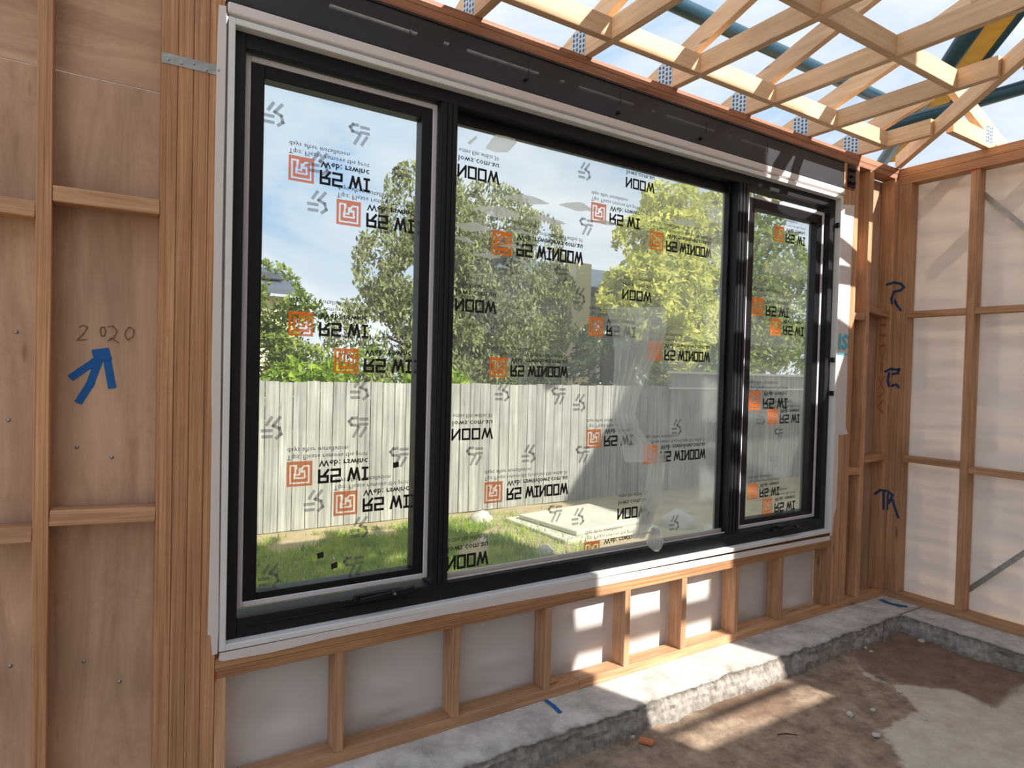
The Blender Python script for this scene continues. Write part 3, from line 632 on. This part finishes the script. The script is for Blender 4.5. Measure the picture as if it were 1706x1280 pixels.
# ---- wrinkles where the film has lifted off the pane: shallow lens shaped folds that lean back towards the open roof, whitened as sky sheen
for k, (px, py, hw, hh, tl) in enumerate(((875, 334, 40, 12, 9), (828, 354, 40, 15, 12), (911, 368, 32, 10, 9), (785, 379, 34, 12, 8), (868, 388, 18, 6, 5), (772, 401, 20, 7, 9), (853, 412, 27, 6, 4), (811, 427, 24, 7, 4), (868, 436, 9, 5, 5), (838, 446, 15, 4, 3), (960, 346, 30, 12, 8), (1006, 372, 22, 7, 4), (1140, 372, 26, 9, 3))):
    def wr_(u, v, px=px, py=py, hw=hw, hh=hh, tl=tl, k=k):
        q = (u-.5)*2; e = max(.02, (1-abs(q)**1.6)); sk = .35*nz(k*3.1, q*1.5)
        p = at(px+q*hw, py+tl*q*.6+hh*e*((v-.5)*1.5+sk), Y=PY)
        p.y -= .002+.034*e*v
        return p
    lattice('film_wrinkle', 14, 5, wr_, M['crinkle_sheen'], panes[1])
vs = [at(808, 247, Y=PY-.002), at(829, 219, Y=PY-.001), at(858, 231, Y=PY-.004), at(861, 238, Y=PY-.02), at(846, 254, Y=PY-.03), at(826, 254, Y=PY-.02)]
mesh('film_wrinkle', vs, [[0, 1, 2, 3, 4, 5]], M['crinkle_sheen'], panes[1])
mesh('film_wrinkle', [at(779, 238, Y=PY-.002), at(793, 226, Y=PY-.002), at(795, 230, Y=PY-.012), at(783, 241, Y=PY-.012)], [[0, 1, 2, 3]], M['crinkle_sheen'], panes[1])

# ---- film that has come loose and hangs in folds
def drape(name, rows, par, label=None, cat=None, seed=0):
    """rows: (left px, right px, py, y in front)"""
    n = 16; vs, fs = [], []
    for r, (xl, xr, py, y) in enumerate(rows):
        a, b = at(xl, py, Y=y), at(xr, py, Y=y)
        for j in range(n+1):
            p = a.lerp(b, j/n); amp = .024*(1-abs(j/n-.5)); p.y += amp*math.sin(j*2.1+r*.5+seed)+.006*nz(j*.8, r*.9, seed); p.z += .008*nz(j*.6, r, seed+4); vs.append(p)
    for r in range(len(rows)-1):
        for j in range(n): fs.append([r*(n+1)+j, r*(n+1)+j+1, (r+1)*(n+1)+j+1, (r+1)*(n+1)+j])
    return mesh(name, vs, fs, M['loose'], par, smooth=True, label=label, cat=cat)
lf = root('loose_film', at(1062, 700, Y=.08), 'crumpled clear plastic film peeling from the wide middle pane', 'plastic film')
drape('film_fold', [(1012, 1108, 512, .1), (1022, 1110, 545, .09), (1026, 1098, 580, .08), (1025, 1078, 620, .07), (1020, 1062, 660, .07), (1018, 1056, 690, .07), (1022, 1066, 715, .08), (1034, 1088, 742, .09), (1040, 1084, 770, .1)], lf, seed=1)
drape('film_fold', [(1084, 1110, 755, .1), (1080, 1106, 790, .08), (1072, 1104, 825, .06), (1066, 1092, 855, .04), (1060, 1082, 880, .02), (1052, 1074, 897, .01)], lf, seed=5)
drape('film_fold', [(1088, 1096, 880, .02), (1082, 1100, 893, .0), (1076, 1106, 904, -.01), (1080, 1100, 913, -.015), (1088, 1094, 918, -.016)], lf, seed=9)

# ================================================================== RIGHT WALL
wr = root('wall_right', (XR, 0, 0), kind='structure')
def rstud(ya, yb, mt='stud'): box('stud', XR, XR+SD, yb, ya, .0455, 2.795, M[mt], wr)
rstud(.0895, -.0005); rstud(-.001, -.042); rstud(-.043, -.084)
yy = -.43
RS = []
while yy > -3.15:
    rstud(yy, yy-.045); RS.append((yy, yy-.045)); yy -= .40
box('bottom_plate', XR+.0005, XR+SD, -3.199, .0895, 0, .045, M['stud'], wr)
box('top_plate', XR, XR+SD, -3.2, .09, 2.7955, 2.85, M['lvl'], wr); box('top_plate', XR, XR+SD, -3.2, .09, 2.851, 2.906, M['lvl'], wr)
prev = -.084
for i, (a, b) in enumerate(RS):
    for z in ((1.9, 1.94), (.932+.0, .972)):
        dz = (0 if i % 2 == 0 else (-.0 if z[0] > 1.5 else -.022))
        box('noggin', XR+.004, XR+SD-.004, a+.0005, prev-.0005, z[0]+dz, z[1]+dz, M['stud'], wr)
    prev = b
def rw(u, v):
    y, z = .0905-u*3.30, .0+v*2.86
    s = min([abs(y+.04)]+[abs(y-(a+b)/2) for a, b in RS]); f = min(1, s/.12)
    x = XR+SD+.004+f*(.03+.032*nz(y*1.1+z*.3, z*5.0, 5)+.02*nz(y*2.0+z*.8, z*11, 2)+.008*nz(y*3+z*2, z*24, 1)-.012*max(0, 1-abs(z-1.16-.05*nz(y*2, 1))/.02))
    return (max(x, XR+SD+.002), y, z)
lattice('wrap_sheet', 200, 170, rw, M['wrapR'], wr)
board('brace_strap', at(1632, 318, X=XR+.088), at(1730, 398, X=XR+.088), .03, .0015, (0, 0, 1), M['galv'], wr, bev=0)
board('brace_strap', at(1612, 984, X=XR+.088), at(1760, 886, X=XR+.088), .03, .0015, (0, 0, 1), M['galv'], wr, bev=0)
p = at(1622, 283, X=XR-.0015); mesh('paint_mark', [(XR-.0015, -.43, 2.783), (XR-.0015, -.474, 2.786), (XR-.0015, -.474, 2.794), (XR-.0015, -.43, 2.794)], [[0, 1, 2, 3]], M['redpaint'], wr)

# blue paint on the slab
paint('paint_mark', [[(911, 1168), (922, 1176), (932, 1186)]], .02, 'Z', .004, M['blue'], slabx, off=.0)
paint('paint_mark', [[(1470, 1000), (1486, 1006), (1508, 1010)], [(1476, 1003), (1500, 1010)]], .03, 'Z', .004, M['blue'], slabx, off=.0)

# ================================================================== HOUSE WALL BEHIND THE PHOTOGRAPHER (unseen, shaped to throw the shade; has a high opening)
wf = root('wall_front', (0, -3.2, -.3), kind='structure')
HT = 2.782+.78*3.2
for a, b, c, d in ((-.9, 2.85, -.3, HT), (2.8501, 3.83, -.3, 2.0), (2.8501, 3.7, 3.12, HT), (3.7001, 4.5, 3.12, 3.26), (3.8301, 4.5, -.3, 3.1199), (3.7001, 4.0, 5.06, HT)): box('house_wall_section', a, b, -3.28, -3.2, c, d, M['wallrender'], wf, bev=0)
box('shade_bar', 2.8501, 3.8299, -3.27, -3.21, 2.73, 2.83, M['plate'], wf); box('shade_bar', 2.8501, 3.8299, -3.25, -3.21, 2.135, 2.165, M['plate'], wf)  # bars added across the opening to stripe the sun patches

# ================================================================== ROOF FRAMING
ordn = ['first', 'second', 'third', 'fourth', 'fifth', 'sixth', 'seventh']
TX = [.43, .985, 1.555, 2.105, 2.672, 3.232, 3.765]
ZC0, ZC1 = 2.9065, 3.0
PT = .33; TW = .038
lo = lambda y: 2.978-PT*y
def nailplate(par, c, u, v, nrm, w_, h_, nx=4, nyy=5):
    c, u, v, nrm = Vector(c), Vector(u), Vector(v), Vector(nrm)
    pl = mesh('nail_plate', [c-u*w_/2-v*h_/2+nrm*.001, c+u*w_/2-v*h_/2+nrm*.001, c+u*w_/2+v*h_/2+nrm*.001, c-u*w_/2+v*h_/2+nrm*.001, c-u*w_/2-v*h_/2, c+u*w_/2-v*h_/2, c+u*w_/2+v*h_/2, c-u*w_/2+v*h_/2], [[0, 1, 2, 3], [0, 4, 5, 1], [1, 5, 6, 2], [2, 6, 7, 3], [3, 7, 4, 0]], M['nailplate'], par)
    V, F = [], []
    for i in range(nx):
        for j in range(nyy):
            q = c+u*w_*((i+.5)/nx-.5)+v*h_*((j+.5+(.25 if i % 2 else 0))/(nyy+.3)-.5)+nrm*.0016; a, b = u*w_/nx*.27, v*h_/nyy*.3; k = len(V)
            V += [q-a-b, q+a-b, q+a+b, q-a+b]; F.append([k, k+1, k+2, k+3])
    mesh('teeth_slots', V, F, M['platehole'], pl)
for i, x in enumerate(TX):
    yend = max(-3.19, -(4.215-x)+.03)       # jack trusses run to the hip
    lab = ['timber jack truss over the left casement window', 'timber jack truss above the first window post at the picture top', 'timber jack truss crossing at the top edge, nail plate fully visible', 'timber jack truss whose nail plate sits over the middle of the window', 'longest fully seen timber jack truss, above the right of the middle pane', 'timber jack truss above the narrow right casement', 'shortest timber jack truss, beside the corner'][i]
    t = root('jack_truss', (x, 0, ZC0), lab, 'roof truss', 'jack trusses bearing on the window wall')
    prism('bottom_chord', [(.09, ZC0), (.09, 2.955), (-.06, ZC1), (yend, ZC1), (yend, ZC0)], 'X', x-TW/2, x+TW/2, M['truss'], t)
    y2 = yend
    prism('rafter', [(.42, lo(.42)), (.42, lo(.42)+.098), (y2, lo(y2)+.098), (y2, lo(y2)), (-.1, max(ZC1+.0005, lo(-.1))), (-.045, ZC1-.003), (.092, lo(.092))], 'X', x-TW/2+.0002, x+TW/2-.0002, M['truss'], t)
    if i >= 1:
        nailplate(t, (x-TW/2-.0005, .052, 2.982), (0, 1, 0), (0, 0, 1), (-1, 0, 0), .098, .118)
    if yend < -1.5:
        yw = -1.1; board('web', (x, yw, ZC1+.001), (x, yw, lo(yw)-.001), .07, .035, (0, 1, 0), M['truss'], t)
# rows of blocking between the trusses, parallel with the window wall
for r, (yc, n, lab) in enumerate(((-.158, 6, 'row of timber blocks between trusses nearest the window wall'), (-.765, 5, 'second row of timber blocks between trusses, further from the window'))):
    t = root('ceiling_blocking', (2.1, yc, 2.92), lab, 'timber blocking', 'rows of blocking between the trusses')
    for i in range(n):
        a, b = TX[i]+TW/2+.0004, TX[i+1]-TW/2-.0004
        box('block', a, b, yc-.018, yc+.018, 2.9075, 2.9995, M['truss'], t)
# hip truss on the corner diagonal
d = Vector((-1, -1, 0)).normalized(); h0 = Vector((4.235, .005, 0)); sd_ = Vector((1, -1, 0)).normalized()
ht = root('hip_truss', (4.2, -.02, 2.907), 'diagonal timber hip truss rising from the room corner', 'roof truss')
hl = 3.0*math.sqrt(2)
board('bottom_chord', h0+Vector((0, 0, 2.953)), h0+d*hl+Vector((0, 0, 2.953)), .091, TW, (0, 0, 1), M['truss'], ht)
zr = lambda s: 3.035+PT*.7071*s
# jack trusses bearing on the right wall
for i, y in enumerate((-.50, -1.06, -1.62, -2.18, -2.74)):
    lab = ['sunlit short timber truss resting on the right wall by the corner', 'second timber truss resting on the right wall', 'third timber truss resting on the right wall', 'fourth timber truss resting on the right wall', 'longest timber truss resting on the right wall'][i]
    t = root('side_truss', (XR, y, ZC0), lab, 'roof truss', 'jack trusses bearing on the right wall')
    xe = 4.235+y+.06
    prism('bottom_chord', [(XR+.09, ZC0), (XR+.09, 2.955), (XR-.06, ZC1), (xe, ZC1), (xe, ZC0)], 'Y', y-TW/2, y+TW/2, M['truss'], t)
    l2 = lambda x: 2.978+PT*(XR-x)
    prism('rafter', [(XR+.42, l2(XR+.42)), (XR+.42, l2(XR+.42)+.098), (xe, l2(xe)+.098), (xe, l2(xe)), (XR-.1, max(ZC1+.0005, l2(XR-.1))), (XR-.045, ZC1-.003), (XR+.092, l2(XR+.092))], 'Y', y-TW/2+.0002, y+TW/2-.0002, M['truss'], t)
    if i == 0: nailplate(t, (XR+.0, y-TW/2-.0005, 2.985), (1, 0, 0), (0, 0, 1), (0, -1, 0), .09, .11)
# sunlit batten along the outer edge of the window wall plate
box('top_batten', -3.2, XR+.09, .075, .09, 2.9065, 2.945, M['truss'], wb)

# ================================================================== SCAFFOLD RAILS BEYOND THE ROOF
sc = root('scaffold_rail', (1, 2, -.3), 'teal scaffold tubes with a yellow board seen above the roof framing', 'scaffold')
q0, q1 = at(1111, 4, Y=2.0), at(1470, 163, Y=2.0); zs = (q0.z+q1.z)/2
tube('rail', [(-1.2, 2, zs), (7.85, 2, zs)], .075, M['teal'], sc, n=14)
yr = [at(1572, 181, X=7.8), at(1706, 150, X=7.8)]; zr_ = (yr[0].z+yr[1].z)/2
tube('rail', [(7.8, 2.2, zr_), (7.8, -3.0, zr_)], .075, M['teal'], sc, n=14)
tube('post', [(-1.2, 2, -.3), (-1.2, 2, zs+.3)], .03, M['teal'], sc); tube('post', [(7.8, -2.9, -.3), (7.8, -2.9, zr_+.2)], .03, M['teal'], sc)
ZB = zs+.12
pa, pb = at(1497, 262, Z=ZB), at(1672, 22, Z=ZB); dd = (pb-pa).normalized(); sdv = dd.cross(Vector((0, 0, 1)))
pa2, pb2 = pa-dd*.15, pb+dd*.8
board('yellow_board', pa2, pb2, .22, .05, sdv, M['yellow'], sc)
tube('board_tube', [pa2+sdv*.19, pb2+sdv*.19], .09, M['teal'], sc, n=14); tube('board_tube', [pa2-sdv*.15, pb2-sdv*.15], .045, M['teal'], sc, n=12)

# ================================================================== OUTSIDE
mesh('ground', [(-40, -40, -.31), (40, -40, -.31), (40, 60, -.31), (-40, 60, -.31)], [[0, 1, 2, 3]], M['soilout'], kind='structure')
def lawn(u, v):
    x, y = -2.5+u*11, .2+v*4.7
    return (x, y, -.3+.02*nz(x*1.5, y*1.5)+.06*max(0, 1-abs(y-3.4)/.7)*max(0, 1-abs(x-3.4)/.7))
lattice('lawn_ground', 60, 30, lawn, M['soilout'], kind='structure')
vs, fs = [], []
rg = random.Random(3)
for i in range(44000):
    y = .5+4.0*rg.random()**.9; x = -.2+rg.random()*(3.2+y*.35)
    if x > 3.3 and y > 2.0 and rg.random() < .75: continue
    if nz(x*1.3, y*1.3, 6) < -.28: continue
    if y > 4.1 and rg.random() < (y-4.1)*2: continue
    h = .035+.075*rg.random(); a = rg.random()*6.28; wd = .004+.003*rg.random(); bx, by = math.cos(a)*wd, math.sin(a)*wd; lx, ly = rg.gauss(0, .03), rg.gauss(0, .03)
    z = lawn((x+2.5)/11, (y-.2)/4.7)[2]-.005; k = len(vs)
    vs += [(x-bx, y-by, z), (x+bx, y+by, z), (x+lx, y+ly, z+h)]; fs.append([k, k+1, k+2])
mesh('lawn_grass', vs, fs, M['grass'], kind='stuff', label='patchy green lawn grass outside the window', cat='grass')
# fence of weathered palings
fe = root('paling_fence', (2, 4.72, -.3), 'tall weathered grey timber paling fence across the back of the yard', 'fence')
x = -.6; rg = random.Random(5); pm = None
while x < 7.0:
    wd = .142; zt = 1.305+rg.uniform(-.008, .008)
    y = 4.70+rg.uniform(-.004, .004)
    o = board('paling', (x+wd/2, y, -.29), (x+wd/2, y, zt), wd-.007, .016, (1, 0, 0), M['paling'], fe, bev=0)
    x += wd+.001
box('fence_rail', -.6, 7.0, 4.725, 4.77, .0, .07, M['paling'], fe); box('fence_rail', -.6, 7.0, 4.725, 4.77, .95, 1.02, M['paling'], fe)
# taller boarded fence with a pale capping further right
f2 = root('capped_fence', (9.5, 4.6, -.3), 'darker boarded fence with pale capping rails behind the right casement', 'fence')
x = 6.99
while x < 13:
    board('paling', (x+.07, 4.66, -.29), (x+.07, 4.66, 1.5), .134, .016, (1, 0, 0), M['paling'], f2, bev=0); x += .142
box('capping', 6.95, 13.1, 4.60, 4.70, 1.5, 1.535, M['alu'], f2); box('capping', 6.95, 13.1, 4.62, 4.651, 1.26, 1.29, M['alu'], f2)
# stacked old pavers
for i, (cx, cyy, z, a, sx, sy_, sz, lab) in enumerate(((4.42, 3.5, -.215, .12, 1.15, .95, .05, 'upper of two old concrete slabs stacked on the lawn'), (4.36, 3.46, -.27, .02, 1.35, 1.15, .055, 'lower of two old concrete slabs lying on the lawn'))):
    o = link('concrete_paver', boxmesh(sx, sy_, sz, .008), M['paver'], None, Matrix.Translation((cx, cyy, z)) @ Matrix.Rotation(a, 4, 'Z'), lab, 'paver', 'old slabs on the lawn')
def rock(c, r, seed, lab, sq=.7):
    bm = bmesh.new(); bmesh.ops.create_icosphere(bm, subdivisions=3, radius=1)
    for v in bm.verts:
        k = 1+.28*nz(v.co.x*1.6+seed, v.co.y*1.6, v.co.z*1.6)+.08*nz(v.co.x*5, v.co.y*5+seed, v.co.z*5)
        v.co = Vector((v.co.x*r*k, v.co.y*r*k*.85, max(v.co.z, -.5)*r*k*sq))
    me = bpy.data.meshes.new('garden_rock'); bm.to_mesh(me); bm.free()
    for p in me.polygons: p.use_smooth = True
    link('garden_rock', me, M['stone'], None, Matrix.Translation(Vector(c)+Vector((0, 0, .42*r*sq))), lab, 'rock', 'rocks in the yard')
rock((5.42, 2.96, -.31), .2, 1, 'rounded garden rock in shade, larger of the two by the right mullion'); rock((5.42, 2.45, -.31), .13, 4, 'small pale garden rock in shade, next to the right mullion')
rock((3.46, 4.2, -.31), .13, 7, 'whitish lump of stone in the grass near the paling fence'); rock((3.05, 3.35, -.31), .10, 11, 'flat pale stone in the grass before the middle pane', .45); rock((3.35, 2.75, -.31), .09, 15, 'broken stone beside the stacked concrete slabs')

# ---- trees and shrubs
def leaves(blobs, n, size, seed, droop=0, flat=0):
    rg = random.Random(seed); vs, fs = [], []
    tot = sum(b[3]*b[4]*b[5] for b in blobs)
    for cx, cyy, cz, rx, ry, rz in blobs:
        for _ in range(int(n*rx*ry*rz/tot)):
            while 1:
                p = Vector((rg.uniform(-1, 1), rg.uniform(-1, 1), rg.uniform(-1, 1)))
                q = p.length
                if q < 1 and q > .25: break
            q = q**.5; p = p.normalized()*q
            c = Vector((cx+p.x*rx, cyy+p.y*ry, cz+p.z*rz))
            if nz(c.x*2.4+seed, c.y*2.4, c.z*2.4) < -.16: continue
            s = size*rg.uniform(.6, 1.3); a = Vector((rg.gauss(0, 1), rg.gauss(0, 1), rg.gauss(0, 1)-droop)).normalized(); b = a.orthogonal().normalized()
            ang = rg.random()*6.28; b = (b*math.cos(ang)+a.cross(b)*math.sin(ang))
            k = len(vs); vs += [c-a*s, c+b*s*.38, c+a*s, c-b*s*.38]; fs.append([k, k+1, k+2, k+3])
    return vs, fs
def tree(name, base, blobs, n, size, lm, seed, label, cat, trunk=.07, droop=0, branches=6, group=None):
    t = root(name, base, label, cat, group)
    top = max(blobs, key=lambda b: b[2]); rg = random.Random(seed+50); b0 = Vector(base)
    cen = sum((Vector(b[:3]) for b in blobs), Vector())/len(blobs)
    tube('trunk', [b0, b0.lerp(cen, .5)+Vector((.05, .03, 0)), cen, Vector(top[:3])], [trunk, trunk*.8, trunk*.55, trunk*.2], M['bark'], t, n=8)
    V, F = [], []
    for b in blobs:
        s0 = b0.lerp(cen, .45+.4*rg.random()); e = Vector(b[:3])
        tube('branch', [s0, s0.lerp(e, .5)+Vector((0, 0, .12)), e], [trunk*.4, trunk*.25, trunk*.1], M['bark'], t, n=6)
    vs, fs = leaves(blobs, n, size, seed, droop)
    mesh('foliage', vs, fs, M[lm], t, kind='stuff')
G = 'garden trees and shrubs beyond the fence'
tree('shrub', (1.5, 5.9, -.31), [(1.3, 5.9, 2.15, .55, .45, .62), (.8, 6.0, 2.1, .6, .5, .75), (1.75, 5.9, 1.75, .45, .45, .65), (1.0, 5.9, 1.4, .9, .45, .7), (1.9, 5.8, 1.2, .6, .45, .6), (2.6, 5.8, 1.25, .55, .4, .55)], 15000, .045, 'leafA', 1, 'leafy green shrub above the fence in the left casement', 'shrub', .05, group=G)
tree('weeping_tree', (4.9, 8.3, -.31), [(4.2, 8.2, 4.2, .6, .6, .9), (5.0, 8.3, 3.9, .9, .7, 1.1), (3.7, 8.1, 3.1, .6, .6, .9), (5.9, 8.4, 4.2, 1.0, .8, .9), (4.7, 8.0, 2.8, 1.2, .7, 1.1), (5.9, 8.2, 3.0, 1.1, .8, 1.1), (6.9, 8.4, 3.7, .8, .7, 1.0), (3.7, 8.0, 2.0, 1.0, .6, .9), (5.2, 8.0, 1.7, 1.2, .6, 1.0), (6.5, 8.2, 2.0, 1.1, .6, 1.0), (7.2, 8.3, 2.7, .8, .6, 1.0), (4.3, 7.9, 1.2, 1.2, .5, .7)], 52000, .055, 'leafB', 2, 'large grey green weeping tree filling the left half of the middle pane', 'tree', .14, droop=1.6, group=G)
tree('golden_tree', (8.9, 7.2, -.31), [(8.6, 7.0, 3.3, .7, .6, .7), (9.3, 7.2, 4.4, .7, .6, .8), (9.6, 7.2, 3.4, .9, .7, .9), (8.5, 7.0, 4.1, .6, .5, .5), (8.9, 7.0, 2.5, .8, .6, .6), (10.4, 7.4, 4.1, .9, .7, .9), (10.3, 7.4, 2.7, .9, .6, .8), (7.9, 6.9, 3.0, .5, .4, .5), (9.4, 7.1, 5.0, .7, .5, .5), (10.9, 7.4, 4.9, .7, .5, .6), (9.5, 7.1, 2.0, .9, .5, .6)], 23000, .09, 'leafC', 3, 'yellow green leafy tree behind the right end of the middle pane', 'tree', .1, group=G)
tree('garden_tree', (12.6, 7.6, -.31), [(12.2, 7.6, 3.2, 1.2, .8, 1.2), (13.4, 7.8, 4.2, 1.3, .8, 1.2), (11.4, 7.6, 4.6, .9, .7, .9), (13.0, 7.6, 2.4, 1.3, .8, .8), (14.6, 7.8, 3.4, 1.2, .8, 1.3), (12.6, 7.7, 5.2, 1.1, .7, .9), (11.9, 7.6, 1.9, .9, .6, .7), (14.3, 7.9, 1.9, 1.1, .7, .7)], 17000, .10, 'leafA', 4, 'green tree seen through the narrow right casement', 'tree', .1, group=G)
tree('dark_shrub', (7.0, 6.6, -.31), [(6.6, 6.6, 1.4, .7, .4, .7), (7.4, 6.7, 1.7, .7, .4, .8), (8.3, 6.7, 1.4, .7, .4, .7)], 4500, .07, 'leafE', 6, 'dark shrub in shade behind the fence at the middle pane centre', 'shrub', .05, group=G)
vs, fs = [], []
cr_ = root('creeper', (2.2, 5.15, -.31), 'bright green creeper growing along the top of the paling fence', 'creeper')
bl = [(-.2+.42*i, 5.2+.1*math.sin(i*2.3), .95+.22*math.sin(i*1.7)+(.1 if i < 5 else 0), .34, .26, .42) for i in range(11)]
tube('stem', [(2.2, 5.15, -.31), (2.1, 5.15, .4), (2.3, 5.12, 1.1)], [.03, .025, .012], M['bark'], cr_, n=8)
vs, fs = leaves(bl, 9000, .055, 21); mesh('foliage', vs, fs, M['leafD'], cr_, kind='stuff')
# ---- houses beyond
h1 = root('far_house', (3, 17, -.31), 'far house with a dark roof just showing above the left shrub', 'house')
box('house_wall', -2.5, 4.2, 16.4, 21, -.31, 3.4, M['cream'], h1, bev=0)
prism('roof', [(15.9, 3.42), (15.9, 3.55), (18.7, 4.5), (21.5, 3.55), (21.5, 3.42), (18.7, 4.35)], 'X', -3, 4.3, M['roofdark'], h1)
for k in range(3): board('solar_panel', (.6+1.15*k, 17.2, 4.06), (1.65+1.15*k, 17.2, 4.06), .9, .04, (0, .947, .32), M['steel'], h1)
h2 = root('grey_house', (9, 10, -.31), 'low grey neighbouring house behind the trees with a pale corner post', 'house')
box('house_wall', 7.6, 14, 9.6, 15, -.31, 3.3, M['neighbour'], h2, bev=0)
prism('roof', [(9.2, 3.32), (9.2, 3.45), (12.3, 4.5), (15.4, 3.45), (15.4, 3.32), (12.3, 4.35)], 'X', 7.2, 14.5, M['roofdark'], h2)
box('corner_post', 8.55, 9.0, 9.1, 9.55, -.31, 3.95, M['cream'], h2, bev=.01)
wn = box('window_frame', 9.6, 10.9, 9.54, 9.6, 1.2, 2.5, M['liner'], h2); box('window_pane', 9.68, 10.82, 9.53, 9.539, 1.28, 2.42, M['black2'], wn)
# two storey house to the right behind the photographer: shades the right of the yard
h3 = root('tall_house', (12, -6, -.31), 'tall pale house standing behind the photographer, outside the picture', 'house')
prism('house_wall', [(7.4, -.31), (7.4, 5.2), (9.2, 7.7), (18, 7.7), (18, -.31)], 'Y', -9, -3.2, M['wallrender'], h3)

# ================================================================== SMALL THINGS ON THE FLOOR
p = at(1077, 1236, Z=-.1)
link('timber_chip', boxmesh(.062, .03, .014, .002), M['brickbit'], None, Matrix.Translation((p.x, p.y, -.098)) @ Matrix.Rotation(-.95, 4, 'Z') @ Matrix.Rotation(.08, 4, 'X'), 'small orange brown offcut lying on the dirty floor', 'offcut')
p = at(1310, 1223, Z=-.1); tube('twig', [(p.x-.035, p.y+.02, -.104), (p.x, p.y+.002, -.1), (p.x+.04, p.y-.028, -.103)], [.003, .004, .002], M['twig'], n=6, label='thin dark twig on the floor right of the offcut', cat='twig')
link('timber_offcut', boxmesh(.05, .03, .022, .002), M['stud'], None, Matrix.Translation((1.475, .045, .057)) @ Matrix.Rotation(.1, 4, 'Z'), 'little pale wood block on the bottom plate below the window', 'offcut')
rg = random.Random(9)
spots = [(1440, 1077), (1452, 1083), (1525, 1060), (1535, 1066), (1580, 1070), (1612, 1080), (1622, 1086), (1416, 1188), (1455, 1180), (1460, 1222), (1690, 1100), (1498, 1150), (1208, 1148), (1050, 1224), (1540, 1195)]
where = ['at the slab step, furthest left of the corner rubble', 'at the slab step, just right of the first rubble bit', 'in the inner corner of the slab step', 'in front of the inner corner of the slab step', 'along the right slab step, near the corner', 'along the right slab step, under the bottom plate middle', 'along the right slab step, beside another bit', 'on the brown floor left of the pale patch', 'near the edge of the pale patch, upper', 'near the edge of the pale patch, lower', 'by the right edge of the picture under the slab', 'on the tip of the pale floor patch', 'in the sunny strip below the slab edge', 'just left of the orange offcut', 'on the pale floor patch itself']
for i, (px, py) in enumerate(spots):
    p = at(px, py, Z=-.1); bm = bmesh.new(); bmesh.ops.create_icosphere(bm, subdivisions=2, radius=1); r = rg.uniform(.009, .02)
    for v in bm.verts: k = 1+.4*nz(v.co.x*1.7+i*3, v.co.y*1.7, v.co.z*1.7); v.co = Vector((v.co.x*r*k*1.25, v.co.y*r*k, v.co.z*r*k*.6))
    me = bpy.data.meshes.new('rubble'); bm.to_mesh(me); bm.free()
    link('rubble_bit', me, M['stone'] if i % 3 else M['slab'], None, Matrix.Translation((p.x, p.y, FZ+r*.5)) @ Matrix.Rotation(rg.random()*3, 4, 'Z'), 'small grey rubble bit '+where[i], 'rubble', 'rubble bits on the floor')
